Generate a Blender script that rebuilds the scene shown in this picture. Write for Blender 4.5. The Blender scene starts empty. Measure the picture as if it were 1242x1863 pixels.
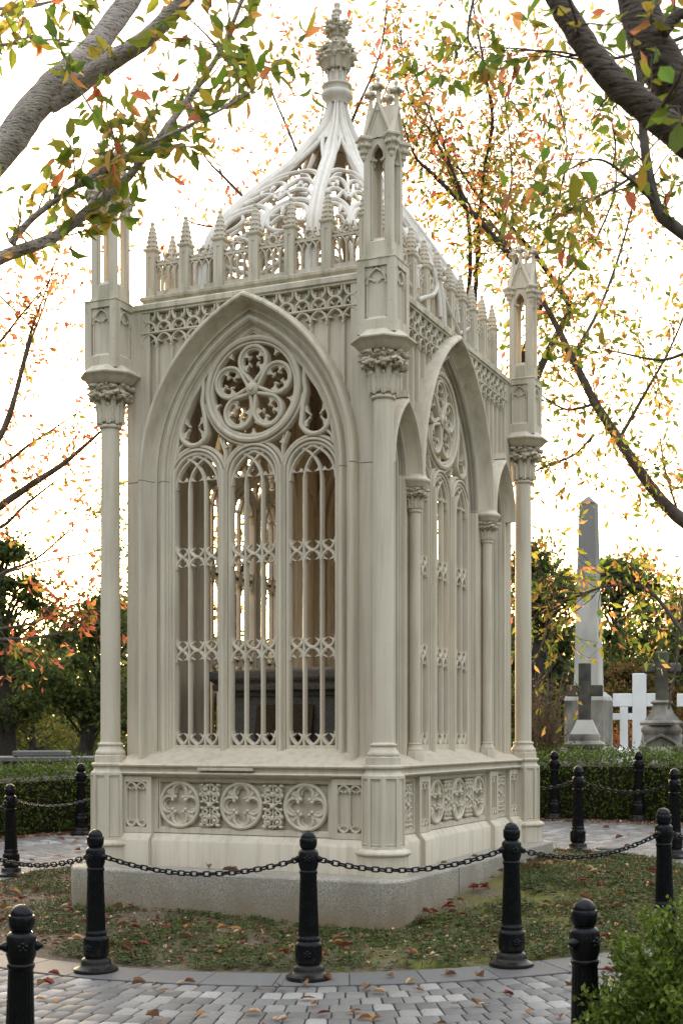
import bpy, bmesh, math, random
from math import sin, cos, pi, radians, sqrt, atan2, acos, hypot, floor
from mathutils import Vector, Matrix, noise
random.seed(11)
sc = bpy.context.scene
COL = sc.collection
R = random.uniform

# ------------------------------------------------------------------ camera
FPX, CX, HY, CH = 2473.0, 621.0, 1340.0, 1.58      # pinhole of the photograph (1242 x 1863)
cam = bpy.data.objects.new('camera', bpy.data.cameras.new('camera'))
COL.objects.link(cam)
cam.location = (0, 0, CH); cam.rotation_euler = (radians(90), 0, 0)
cd = cam.data
cd.sensor_fit = 'VERTICAL'; cd.sensor_height = 36.0; cd.lens = FPX / 1863 * 36
cd.shift_y = (HY - 931.5) / 1863
cd.clip_start = 0.1; cd.clip_end = 2000
cd.dof.use_dof = True; cd.dof.focus_distance = 11.0; cd.dof.aperture_fstop = 6.3
sc.camera = cam

def at(px, py, Y):
    """a point of the place, Y metres in front of the camera"""
    return Vector(((px - CX) * Y / FPX, Y, CH + (HY - py) * Y / FPX))

# ------------------------------------------------------------------ mesh builder
class MB:
    def __init__(s): s.v = []; s.f = []; s.c = None; s.k = 0
    def add(s, vs, fs, M=None, col=None):
        o = len(s.v)
        s.v += [tuple(M @ Vector(p)) for p in vs] if M else [tuple(p) for p in vs]
        s.f += [tuple(o + i for i in f) for f in fs]
        if col is not None and s.c is None: s.c = [(.12, .08, .04)] * o
        if s.c is not None: s.c += [col or (.12, .08, .04)] * len(vs)
    def box(s, x0, x1, y0, y1, z0, z1, M=None):
        s.add([(x0,y0,z0),(x1,y0,z0),(x1,y1,z0),(x0,y1,z0),(x0,y0,z1),(x1,y0,z1),(x1,y1,z1),(x0,y1,z1)],
              [(0,3,2,1),(4,5,6,7),(0,1,5,4),(1,2,6,5),(2,3,7,6),(3,0,4,7)], M)
    def cbox(s, x0, x1, y0, y1, z0, z1, b, M=None):
        """box with chamfered edges"""
        vs = []; 
        for z, i in ((z0, b), (z0 + b, 0), (z1 - b, 0), (z1, b)):
            X0, X1, Y0, Y1 = x0 + i, x1 - i, y0 + i, y1 - i
            q = b if i == 0 else b * .5
            vs += [(X0+q,Y0,z),(X1-q,Y0,z),(X1,Y0+q,z),(X1,Y1-q,z),(X1-q,Y1,z),(X0+q,Y1,z),(X0,Y1-q,z),(X0,Y0+q,z)]
        fs = [tuple(range(7, -1, -1)), tuple(range(24, 32))]
        for k in range(3):
            for i in range(8):
                j = (i + 1) % 8; fs.append((k*8+i, k*8+j, k*8+8+j, k*8+8+i))
        s.add(vs, fs, M)
    def prism(s, poly, y0, y1, M=None):
        """polygon in x,z extruded from y0 to y1"""
        n = len(poly)
        vs = [(x, y0, z) for x, z in poly] + [(x, y1, z) for x, z in poly]
        fs = [tuple(range(n)), tuple(range(2*n-1, n-1, -1))] + [(i, n+i, n+(i+1)%n, (i+1)%n) for i in range(n)]
        s.add(vs, fs, M)
    def lathe(s, prof, n, c=(0, 0), ph=0, M=None, mod=None):
        vs = []; fs = []
        for k, (r, z) in enumerate(prof):
            for i in range(n):
                a = ph + 2*pi*i/n
                rr = r * (mod(a, z) if mod else 1)
                vs.append((c[0] + rr*cos(a), c[1] + rr*sin(a), z))
        for k in range(len(prof)-1):
            for i in range(n):
                j = (i+1) % n; fs.append((k*n+i, k*n+j, (k+1)*n+j, (k+1)*n+i))
        fs.append(tuple(range(n-1, -1, -1))); m = (len(prof)-1)*n; fs.append(tuple(range(m, m+n)))
        s.add(vs, fs, M)
    def bar(s, pts, w, y0, y1, closed=False, M=None, flat=.44, rnd=False, w2=None):
        """tracery bar along points in x,z ; chamfered front at y0, back at y1"""
        s.k += 1; y0 = y0 + (s.k % 7) * .0003
        P = [pts[0]]
        for p in pts[1:]:
            if hypot(p[0]-P[-1][0], p[1]-P[-1][1]) > 1e-5: P.append(p)
        if closed and hypot(P[0][0]-P[-1][0], P[0][1]-P[-1][1]) < 1e-5: P.pop()
        n = len(P); vs = []
        d = min(w*.5, (y1-y0)*.7)
        for i in range(n):
            a = P[i-1] if (i > 0 or closed) else None
            b = P[(i+1) % n] if (i < n-1 or closed) else None
            p = P[i]
            def nrm(q, r): 
                dx, dz = r[0]-q[0], r[1]-q[1]; l = hypot(dx, dz) or 1; return (-dz/l, dx/l)
            if a and b:
                n1, n2 = nrm(a, p), nrm(p, b); m = (n1[0]+n2[0], n1[1]+n2[1]); l = hypot(*m)
                if l < .3: m = n1; sc_ = 1
                else:
                    m = (m[0]/l, m[1]/l); sc_ = min(2.2, 1/max(.2, m[0]*n1[0]+m[1]*n1[1]))
                nn = (m[0]*sc_, m[1]*sc_)
            else: nn = nrm(a, p) if a else nrm(p, b)
            ww = w if w2 is None else w + (w2-w)*i/(n-1)
            if rnd: prof = [(-.5,y1),(-.5,y0+d),(-.36,y0+d*.3),(0,y0),(.36,y0+d*.3),(.5,y0+d),(.5,y1)]
            else: prof = [(-.5,y1),(-.5,y0+d),(-flat*.5,y0),(flat*.5,y0),(.5,y0+d),(.5,y1)]
            vs += [(p[0]+nn[0]*o*ww, y, p[1]+nn[1]*o*ww) for o, y in prof]
        k = len(prof); fs = []
        for i in range(n if closed else n-1):
            j = (i+1) % n
            for q in range(k):
                r = (q+1) % k; fs.append((i*k+q, j*k+q, j*k+r, i*k+r))
        if not closed: fs += [tuple(range(k)), tuple(range((n-1)*k+k-1, (n-1)*k-1, -1))]
        s.add(vs, fs, M)
    def cusp(s, x, z, dx, dz, ln, hb, y0, y1, ball=.008, M=None):
        """pointed cusp with hollow sides"""
        s.k += 1; y0 += (s.k % 7) * .0003
        l = hypot(dx, dz); dx /= l; dz /= l; tx, tz = -dz, dx
        sh = [(-1, 0), (-.42, .33), (-.16, .75), (-.1, 1), (.1, 1), (.16, .75), (.42, .33), (1, 0), (.6, -.12), (-.6, -.12)]
        poly = [(x + tx*a*hb + dx*b*ln, z + tz*a*hb + dz*b*ln) for a, b in sh]
        s.prism(poly, y0, y1, M)
        if ball: s.ball((x + dx*ln, (y0+y1)/2 - .002, z + dz*ln), (ball*1.25, (y1-y0)*.55, ball*1.25), 6, 4, M)
    def ball(s, c, r, n=8, m=5, M=None, ns=0, fr=20):
        if not hasattr(r, '__len__'): r = (r, r, r)
        vs = [(0, 0, -1)]; fs = []
        for k in range(1, m):
            t = pi*k/m
            vs += [(sin(t)*cos(2*pi*i/n), sin(t)*sin(2*pi*i/n), -cos(t)) for i in range(n)]
        vs.append((0, 0, 1)); L = len(vs)-1
        for i in range(n):
            j = (i+1) % n
            fs.append((0, 1+j, 1+i)); fs.append((L, L-n+i, L-n+j))
            for k in range(m-2): fs.append((1+k*n+i, 1+k*n+j, 1+(k+1)*n+j, 1+(k+1)*n+i))
        out = []
        for v in vs:
            p = Vector((c[0]+v[0]*r[0], c[1]+v[1]*r[1], c[2]+v[2]*r[2]))
            if ns: 
                q = 1 + ns*noise.noise(p*fr); p = Vector(c) + (p-Vector(c))*q
            out.append(p)
        s.add(out, fs, M)
    def tube(s, pts, rad, n=8, M=None, caps=True, lump=0):
        P = [Vector(p) for p in pts]; vs = []; fs = []
        up = Vector((0, 0, 1)) if abs((P[1]-P[0]).normalized().z) < .9 else Vector((1, 0, 0))
        for i, p in enumerate(P):
            t = (P[min(i+1, len(P)-1)] - P[max(i-1, 0)]).normalized()
            a = t.cross(up); 
            if a.length < 1e-4: a = t.cross(Vector((1, .2, 0)))
            a.normalize(); b = a.cross(t); up = b.normalized() if abs(t.dot(b)) < .5 else up
            r = rad[i] if hasattr(rad, '__len__') else rad
            for k in range(n):
                an = 2*pi*k/n; d = a*cos(an) + b*sin(an)
                rr = r*(1 + lump*noise.noise((p + d*r)*(1.1/max(r, .01)))) if lump else r
                vs.append(p + d*rr)
        for i in range(len(P)-1):
            for k in range(n):
                j = (k+1) % n; fs.append((i*n+k, i*n+j, (i+1)*n+j, (i+1)*n+k))
        if caps: fs += [tuple(range(n-1, -1, -1)), tuple(range((len(P)-1)*n, len(P)*n))]
        s.add(vs, fs, M)
    def ring(s, prof, hu, hv, M=None):
        """moulding profile (outward offset, z), a closed loop, carried round a rectangle"""
        vs = []; k = len(prof)
        for sx, sy in ((-1,-1),(1,-1),(1,1),(-1,1)):
            vs += [(sx*(hu+o), sy*(hv+o), z) for o, z in prof]
        fs = [(c*k+i, ((c+1)%4)*k+i, ((c+1)%4)*k+(i+1)%k, c*k+(i+1)%k) for c in range(4) for i in range(k)]
        s.add(vs, fs, M)
    def sweep(s, rows, closed=True, M=None):
        """rows of equal length points, skinned"""
        k = len(rows[0]); vs = [p for r in rows for p in r]; fs = []
        for i in range(len(rows)-1):
            for q in range(k if closed else k-1):
                r = (q+1) % k; fs.append((i*k+q, (i+1)*k+q, (i+1)*k+r, i*k+r))
        if closed: fs += [tuple(range(k)), tuple(range(len(vs)-1, len(vs)-k-1, -1))]
        s.add(vs, fs, M)
    def build(s, name, mat, parent=None, loc=(0,0,0), rot=0, ang=38, flat=False):
        me = bpy.data.meshes.new(name); me.from_pydata(s.v, [], s.f); me.update()
        bm = bmesh.new(); bm.from_mesh(me); bmesh.ops.recalc_face_normals(bm, faces=bm.faces); bm.to_mesh(me); bm.free()
        if s.c:
            at_ = me.color_attributes.new('Col', 'FLOAT_COLOR', 'POINT')
            at_.data.foreach_set('color', [x for c in s.c for x in (c[0], c[1], c[2], 1.0)])
        if not flat:
            me.polygons.foreach_set('use_smooth', [True]*len(me.polygons))
            me.set_sharp_from_angle(angle=radians(ang))
        me.materials.append(mat)
        return put(name, me, parent, loc, rot)

def put(name, me, parent=None, loc=(0,0,0), rot=0):
    o = bpy.data.objects.new(name, me); COL.objects.link(o)
    o.location = loc; o.rotation_euler = (0, 0, rot)
    if parent: o.parent = parent
    return o
def copy(o, parent=None, loc=None, rot=None):
    c = o.copy(); COL.objects.link(c)
    if parent: c.parent = parent
    if loc is not None: c.location = loc
    if rot is not None: c.rotation_euler = (0, 0, rot)
    for ch in list(o.children): copy(ch, c)
    return c
def empty(name, loc=(0,0,0), rot=0):
    return put(name, None, None, loc, rot)
def tag(o, label=None, cat=None, group=None, kind=None):
    if label: o['label'] = label
    if cat: o['category'] = cat
    if group: o['group'] = group
    if kind: o['kind'] = kind
    return o

# ------------------------------------------------------------------ materials
def mat(name):
    m = bpy.data.materials.new(name); m.use_nodes = True
    nt = m.node_tree; b = nt.nodes['Principled BSDF']
    return m, nt, b
def N(nt, t, **kw):
    n = nt.nodes.new(t)
    for k, v in kw.items():
        if k in n.inputs: n.inputs[k].default_value = v
        else: setattr(n, k, v)
    return n
def ramp(nt, src, stops):
    r = nt.nodes.new('ShaderNodeValToRGB'); e = r.color_ramp.elements
    while len(e) < len(stops): e.new(.5)
    for i, (p, c) in enumerate(stops): e[i].position = p; e[i].color = c if len(c) == 4 else (*c, 1)
    nt.links.new(src, r.inputs[0]); return r.outputs[0]
def coords(nt, scale=(1,1,1), world=True):
    g = nt.nodes.new('ShaderNodeNewGeometry') if world else nt.nodes.new('ShaderNodeTexCoord')
    mp = nt.nodes.new('ShaderNodeMapping'); mp.inputs['Scale'].default_value = scale
    nt.links.new(g.outputs['Position' if world else 'Object'], mp.inputs[0]); return mp.outputs[0]
def noi(nt, vec, scale, det=4, rough=.55):
    n = N(nt, 'ShaderNodeTexNoise', Scale=scale, Detail=det, Roughness=rough)
    nt.links.new(vec, n.inputs['Vector']); return n.outputs['Fac']
def mix(nt, f, a, b, mode='MIX'):
    m = nt.nodes.new('ShaderNodeMix'); m.data_type = 'RGBA'; m.blend_type = mode
    for s_, v in ((m.inputs[0], f), (m.inputs[6], a), (m.inputs[7], b)):
        if hasattr(v, 'type') and hasattr(v, 'is_output'): nt.links.new(v, s_)
        elif hasattr(v, '__len__'): s_.default_value = v if len(v) == 4 else (*v, 1)
        else: s_.default_value = v
    return m.outputs[2]
def math_(nt, op, a, b=0.0):
    m = nt.nodes.new('ShaderNodeMath'); m.operation = op
    for s_, v in ((m.inputs[0], a), (m.inputs[1], b)):
        if hasattr(v, 'is_output'): nt.links.new(v, s_)
        else: s_.default_value = v
    return m.outputs[0]
def bump(nt, b, h, st=.3, dist=.01):
    n = N(nt, 'ShaderNodeBump', Strength=st, Distance=dist); nt.links.new(h, n.inputs['Height'])
    nt.links.new(n.outputs[0], b.inputs['Normal'])

def paint(name, base, dirt, green=True):
    m, nt, b = mat(name)
    v = coords(nt)
    big = noi(nt, v, 1.3, 5); fine = noi(nt, v, 38, 3)
    st = noi(nt, coords(nt, (9, 9, .55)), 1.6, 5, .65)
    c = mix(nt, ramp(nt, big, [(.32, (0,0,0)), (.72, (1,1,1))]), base, [x*.86 for x in base])
    c = mix(nt, math_(nt, 'MULTIPLY', ramp(nt, st, [(.46, (0,0,0)), (.76, (1,1,1))]), .62), c, dirt)
    c = mix(nt, ramp(nt, fine, [(.3, (.0,.0,.0)), (.9, (.3,.3,.3))]), c, [x*.8 for x in base])
    ru = noi(nt, coords(nt, (5, 5, .35)), 2.6, 5, .7)
    c = mix(nt, ramp(nt, ru, [(.58, (0,0,0)), (.72, (.42,.42,.42))]), c, (base[0]*.82, base[1]*.66, base[2]*.52))
    sp = noi(nt, v, 130, 2)
    c = mix(nt, ramp(nt, sp, [(.70, (0,0,0)), (.76, (.6,.6,.6))]), c, [x*.45 for x in base])
    if green:   # algae streaks under the top coping and on weather ledges
        sx = nt.nodes.new('ShaderNodeSeparateXYZ'); g = nt.nodes.new('ShaderNodeNewGeometry'); nt.links.new(g.outputs['Position'], sx.inputs[0])
        zz = ramp(nt, math_(nt, 'DIVIDE', sx.outputs[2], 10.0), [(.50, (0,0,0)), (.538, (1,1,1)), (.556, (1,1,1)), (.575, (0,0,0))])
        gr = ramp(nt, noi(nt, coords(nt, (5, 5, .8)), 1.7, 5, .6), [(.45, (0,0,0)), (.72, (.75,.75,.75))])
        c = mix(nt, math_(nt, 'MULTIPLY', zz, gr), c, (.17, .175, .10))
    nt.links.new(c, b.inputs['Base Color'])
    nt.links.new(ramp(nt, big, [(.2, (.58,.58,.58)), (.8, (.78,.78,.78))]), b.inputs['Roughness']); b.inputs['Specular IOR Level'].default_value = .3
    bump(nt, b, math_(nt, 'ADD', fine, math_(nt, 'MULTIPLY', big, 1.5)), .18, .006)
    return m
M_STONE = paint('painted_iron', (.60, .528, .412), (.29, .24, .165))
M_DOME = paint('white_painted_iron', (.66, .61, .535), (.43, .385, .32), False)
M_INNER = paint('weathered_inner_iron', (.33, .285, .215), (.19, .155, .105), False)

def granite(name, base, spk, stain=None):
    m, nt, b = mat(name); v = coords(nt)
    vo = N(nt, 'ShaderNodeTexVoronoi', Scale=170.0); nt.links.new(v, vo.inputs['Vector'])
    s1 = ramp(nt, vo.outputs['Color'], [(.2, [x*.45 for x in base]), (.5, base), (.85, spk)])
    c = mix(nt, ramp(nt, noi(nt, v, 2.2, 5), [(.35, (0,0,0)), (.75, (.7,.7,.7))]), s1, [x*.62 for x in base])
    c = mix(nt, ramp(nt, noi(nt, v, 60, 3), [(.46, (0,0,0)), (.75, (.40,.40,.40))]), c, [x*.55 for x in base])
    if stain:   # soil splashed up the foot
        sx = nt.nodes.new('ShaderNodeSeparateXYZ'); g = nt.nodes.new('ShaderNodeNewGeometry'); nt.links.new(g.outputs['Position'], sx.inputs[0])
        h = math_(nt, 'ADD', math_(nt, 'MULTIPLY', noi(nt, coords(nt, (3, 3, 1)), 2, 5), .35), sx.outputs[2])
        c = mix(nt, ramp(nt, h, [(.20, (.88,.88,.88)), (.56, (0,0,0))]), c, stain)
    nt.links.new(c, b.inputs['Base Color']); b.inputs['Roughness'].default_value = .75
    bump(nt, b, vo.outputs['Distance'], .25, .004); return m
M_GRAN = granite('grey_granite', (.33, .295, .235), (.50, .46, .395), (.19, .13, .07))
M_SARC = granite('brown_granite', (.17, .15, .125), (.27, .25, .22))
M_TOMB = granite('dark_weathered_stone', (.11, .105, .10), (.2, .19, .18))

def simple(name, col, rough=.6, ns=8, var=.6, bst=.2, metal=0, spec=None, nscale=(1,1,1), dark=None):
    m, nt, b = mat(name); v = coords(nt, nscale)
    n_ = noi(nt, v, ns, 6)
    c = mix(nt, ramp(nt, n_, [(.3, (0,0,0)), (.7, (1,1,1))]), col, dark or [x*var for x in col])
    nt.links.new(c, b.inputs['Base Color']); b.inputs['Roughness'].default_value = rough
    b.inputs['Metallic'].default_value = metal
    b.inputs['Specular IOR Level'].default_value = .35 if spec is None else spec
    if bst: bump(nt, b, n_, bst, .01)
    return m
M_IRON = simple('black_gloss_paint', (.0028, .0032, .0042), .20, 30, 2.2, .08, spec=.18)
M_CHAIN = simple('black_chain_paint', (.0045, .005, .0065), .36, 60, .6, .1, spec=.3)
M_MARBLE = simple('white_marble', (.80, .80, .80), .5, 3, .86, .05)
M_SOOT = simple('soot_stained_limestone', (.40, .37, .31), .85, 2.6, .3, .3, dark=(.055, .05, .047), nscale=(1, 1, .45))
M_SOOTD = simple('black_weathered_limestone', (.045, .042, .038), .9, 5, .5, .5, dark=(.12, .11, .085))
M_PALE = simple('obelisk_stone', (.56, .53, .47), .8, 1.1, .3, .1, dark=(.27, .255, .235), nscale=(1, 1, .5))
def obel():
    m, nt, b = mat('obelisk_stone'); v = coords(nt, (1, 1, .5)); n_ = noi(nt, v, 1.3, 6)
    c = mix(nt, ramp(nt, n_, [(.3, (0,0,0)), (.7, (1,1,1))]), (.55, .52, .46), (.33, .31, .28))
    sx = nt.nodes.new('ShaderNodeSeparateXYZ'); g = nt.nodes.new('ShaderNodeNewGeometry'); nt.links.new(g.outputs['Position'], sx.inputs[0])
    h = math_(nt, 'DIVIDE', math_(nt, 'ADD', sx.outputs[2], math_(nt, 'MULTIPLY', n_, 1.6)), 10.0)      # black crust on the upper half
    c = mix(nt, ramp(nt, h, [(.48, (0,0,0)), (.62, (.85,.85,.85))]), c, (.15, .145, .14))
    nt.links.new(c, b.inputs['Base Color']); b.inputs['Roughness'].default_value = .85; bump(nt, b, n_, .1, .01); return m
M_OBEL = obel()
M_SEAM = simple('seam_grime', (.05, .042, .03), .95, 20, .6, 0)
M_BRONZE = simple('bronze', (.085, .052, .022), .45, 40, .5, .35, .55)
def bark(name, a, b_, sc_):
    m, nt, b = mat(name); v = coords(nt, (1, 1, 1)); n1 = noi(nt, v, 9*sc_, 6, .65)
    ln = noi(nt, coords(nt, (1, 1, 4)), 30*sc_, 3, .5); vo = N(nt, 'ShaderNodeTexVoronoi', Scale=34.0*sc_); nt.links.new(v, vo.inputs['Vector'])
    c = mix(nt, ramp(nt, n1, [(.3, (0,0,0)), (.72, (1,1,1))]), a, b_)
    c = mix(nt, ramp(nt, ln, [(.56, (0,0,0)), (.66, (.75,.75,.75))]), c, [x*.35 for x in b_])
    c = mix(nt, ramp(nt, vo.outputs['Distance'], [(.10, (.8,.8,.8)), (.2, (0,0,0))]), c, [x*.3 for x in b_])
    nt.links.new(c, b.inputs['Base Color']); b.inputs['Roughness'].default_value = .9; b.inputs['Specular IOR Level'].default_value = .2
    bump(nt, b, math_(nt, 'SUBTRACT', n1, math_(nt, 'MULTIPLY', ln, .8)), 1.0, .02); return m
M_BARKL = bark('pale_cherry_bark', (.52, .455, .40), (.27, .22, .19), 1.0)
def worn_iron():
    m, nt, b = mat('worn_black_paint'); v = coords(nt); n_ = noi(nt, v, 24, 5)
    tc = coords(nt, (1, 1, 1), False); sx = nt.nodes.new('ShaderNodeSeparateXYZ'); nt.links.new(tc, sx.inputs[0])
    z = math_(nt, 'ADD', sx.outputs[2], math_(nt, 'MULTIPLY', n_, -.22))
    d = ramp(nt, z, [(0, (.14,.14,.14)), (.03, (.0,.0,.0))])       # dust and splashed soil near the foot
    c = mix(nt, d, mix(nt, n_, (.0022, .0025, .0034), (.006, .0062, .0068)), (.085, .07, .048))
    sc2 = ramp(nt, noi(nt, v, 70, 3), [(.70, (0,0,0)), (.76, (.5,.5,.5))]); c = mix(nt, sc2, c, (.05, .045, .04))
    nt.links.new(c, b.inputs['Base Color']); nt.links.new(ramp(nt, n_, [(.3, (.18,.18,.18)), (.8, (.36,.36,.36))]), b.inputs['Roughness'])
    b.inputs['Specular IOR Level'].default_value = .16; bump(nt, b, n_, .1, .004); return m
M_BARKN = bark('brown_cherry_bark', (.13, .10, .08), (.06, .045, .036), .8)
M_IRONW = worn_iron()
M_BARKD = simple('dark_bark', (.060, .047, .040), .9, 16, .5, .8)
M_BARKM = simple('grey_brown_bark', (.12, .095, .08), .9, 14, .5, .8)
M_COVER = simple('cast_iron_cover', (.16, .155, .15), .7, 20, .5, .3)

def leafmat(name, tr=.5, rough=.5):
    m = bpy.data.materials.new(name); m.use_nodes = True; nt = m.node_tree
    b = nt.nodes['Principled BSDF']; out = nt.nodes['Material Output']
    a = N(nt, 'ShaderNodeVertexColor'); a.layer_name = 'Col'
    v = noi(nt, coords(nt), 60, 2)
    c = mix(nt, ramp(nt, v, [(.4, (0,0,0)), (.75, (.5,.5,.5))]), a.outputs[0], (.10, .06, .02))
    t = nt.nodes.new('ShaderNodeBsdfTranslucent'); mx = nt.nodes.new('ShaderNodeMixShader'); mx.inputs[0].default_value = tr
    nt.links.new(c, b.inputs['Base Color']); nt.links.new(mix(nt, 1.0, a.outputs[0], (1.30, 1.22, 1.25), 'MULTIPLY'), t.inputs[0])
    b.inputs['Roughness'].default_value = rough; b.inputs['Specular IOR Level'].default_value = .22
    nt.links.new(b.outputs[0], mx.inputs[1]); nt.links.new(t.outputs[0], mx.inputs[2]); nt.links.new(mx.outputs[0], out.inputs[0])
    return m
M_LEAF = leafmat('translucent_leaf', .60)
M_HEDGE = leafmat('boxwood_leaf', .25, .4)
M_DRY = leafmat('fallen_leaf', .15, .6)

def colmat(name, rough=.8, ns=30, bst=.3, f=.35):
    m, nt, b = mat(name); a = N(nt, 'ShaderNodeVertexColor'); a.layer_name = 'Col'
    n_ = noi(nt, coords(nt), ns, 5); n2 = noi(nt, coords(nt), 1.2, 4)
    c = mix(nt, ramp(nt, n_, [(.3, (0,0,0)), (.8, (f,)*3)]), a.outputs[0], (.03, .028, .026))
    c = mix(nt, ramp(nt, n2, [(.45, (0,0,0)), (.75, (.4,.4,.4))]), c, (.09, .08, .06))
    nt.links.new(c, b.inputs['Base Color']); b.inputs['Roughness'].default_value = rough
    bump(nt, b, n_, bst, .006); return m
M_PAVE = colmat('paver_concrete', .6, 55, .35)

def soil():
    m, nt, b = mat('bed_soil'); v = coords(nt)
    a = noi(nt, v, 2.1, 6, .6); f = noi(nt, v, 34, 5, .7); g = noi(nt, v, 7, 5, .65)
    c = mix(nt, ramp(nt, f, [(.3, (0,0,0)), (.75, (1,1,1))]), (.055, .040, .026), (.22, .165, .105))
    sx = nt.nodes.new('ShaderNodeSeparateXYZ'); nt.links.new(v, sx.inputs[0])
    side = math_(nt, 'MULTIPLY', math_(nt, 'ADD', sx.outputs[0], 0.0), .045)     # moss thicker on the right of the bed
    ms = math_(nt, 'ADD', math_(nt, 'ADD', math_(nt, 'MULTIPLY', a, .55), math_(nt, 'MULTIPLY', g, .45)), side)
    moss = mix(nt, f, (.050, .068, .008), (.20, .18, .020))
    c = mix(nt, ramp(nt, ms, [(.46, (0,0,0)), (.58, (.92,.92,.92))]), c, moss)
    nt.links.new(c, b.inputs['Base Color']); b.inputs['Roughness'].default_value = .95
    bump(nt, b, math_(nt, 'ADD', f, g), .9, .03); return m
M_SOIL = soil()
M_JOINT = simple('joint_sand', (.07, .06, .05), .95, 40, .5, .4)
M_GRASS = simple('cemetery_grass', (.06, .07, .02), .95, 1.5, .6, .6, dark=(.075, .055, .03))

# ------------------------------------------------------------------ curves of the gothic work (x, z)
def arc(cx, cz, r, a0, a1, n=10, rz=None):
    rz = rz or r
    return [(cx + r*cos(radians(a0+(a1-a0)*i/n)), cz + rz*sin(radians(a0+(a1-a0)*i/n))) for i in range(n+1)]
def pointed(xl, xr, zs, za, n=7):
    """pointed arch from (xl,zs) over the apex to (xr,zs); za may lie below zs"""
    a = (xr-xl)/2; h = abs(za-zs); s = 1 if za > zs else -1
    r = (a*a+h*h)/(2*a); t = atan2(h, r-a) if r != a else pi/2
    L = [(xl + r - r*cos(t*i/n), zs + s*r*sin(t*i/n)) for i in range(n+1)]
    return L + [(xl+xr-x, z) for x, z in L[-2::-1]]
def arch(hw, c, zs, zb, x0=0, n=18):
    """two-centred arch on jambs, the arcs centred c beyond the axis"""
    r = hw + c; t = acos(c/r)
    Rr = [(x0 + hw, zb)] + [(x0 - c + r*cos(t*i/n), zs + r*sin(t*i/n)) for i in range(n+1)]
    L = [(2*x0 - x, z) for x, z in Rr]
    return L + Rr[-2::-1]
def light_head(mb, xl, xr, zs, za, w, y0, y1, cl=.03, ball=.006, M=None):
    p = pointed(xl, xr, zs, za); mb.bar(p, w, y0, y1, M=M)
    s = 1 if za > zs else -1; h = za - zs
    for k, sg in ((3, 1), (len(p)-4, -1)):
        mb.cusp(p[k][0], p[k][1]-h*.12, sg*1.0, -s*.55, cl+w*.5, w*.75, y0+.008, y1-.008, ball, M)

ZS, CC = 3.88, .604            # springing and arc-centre offset of the great arches
def zarch(x, hw, c=CC, zs=ZS):
    r = hw + c; q = r*r - (abs(x)+c)**2
    return zs + sqrt(q) if q > 0 and abs(x) < hw else zs

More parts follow.
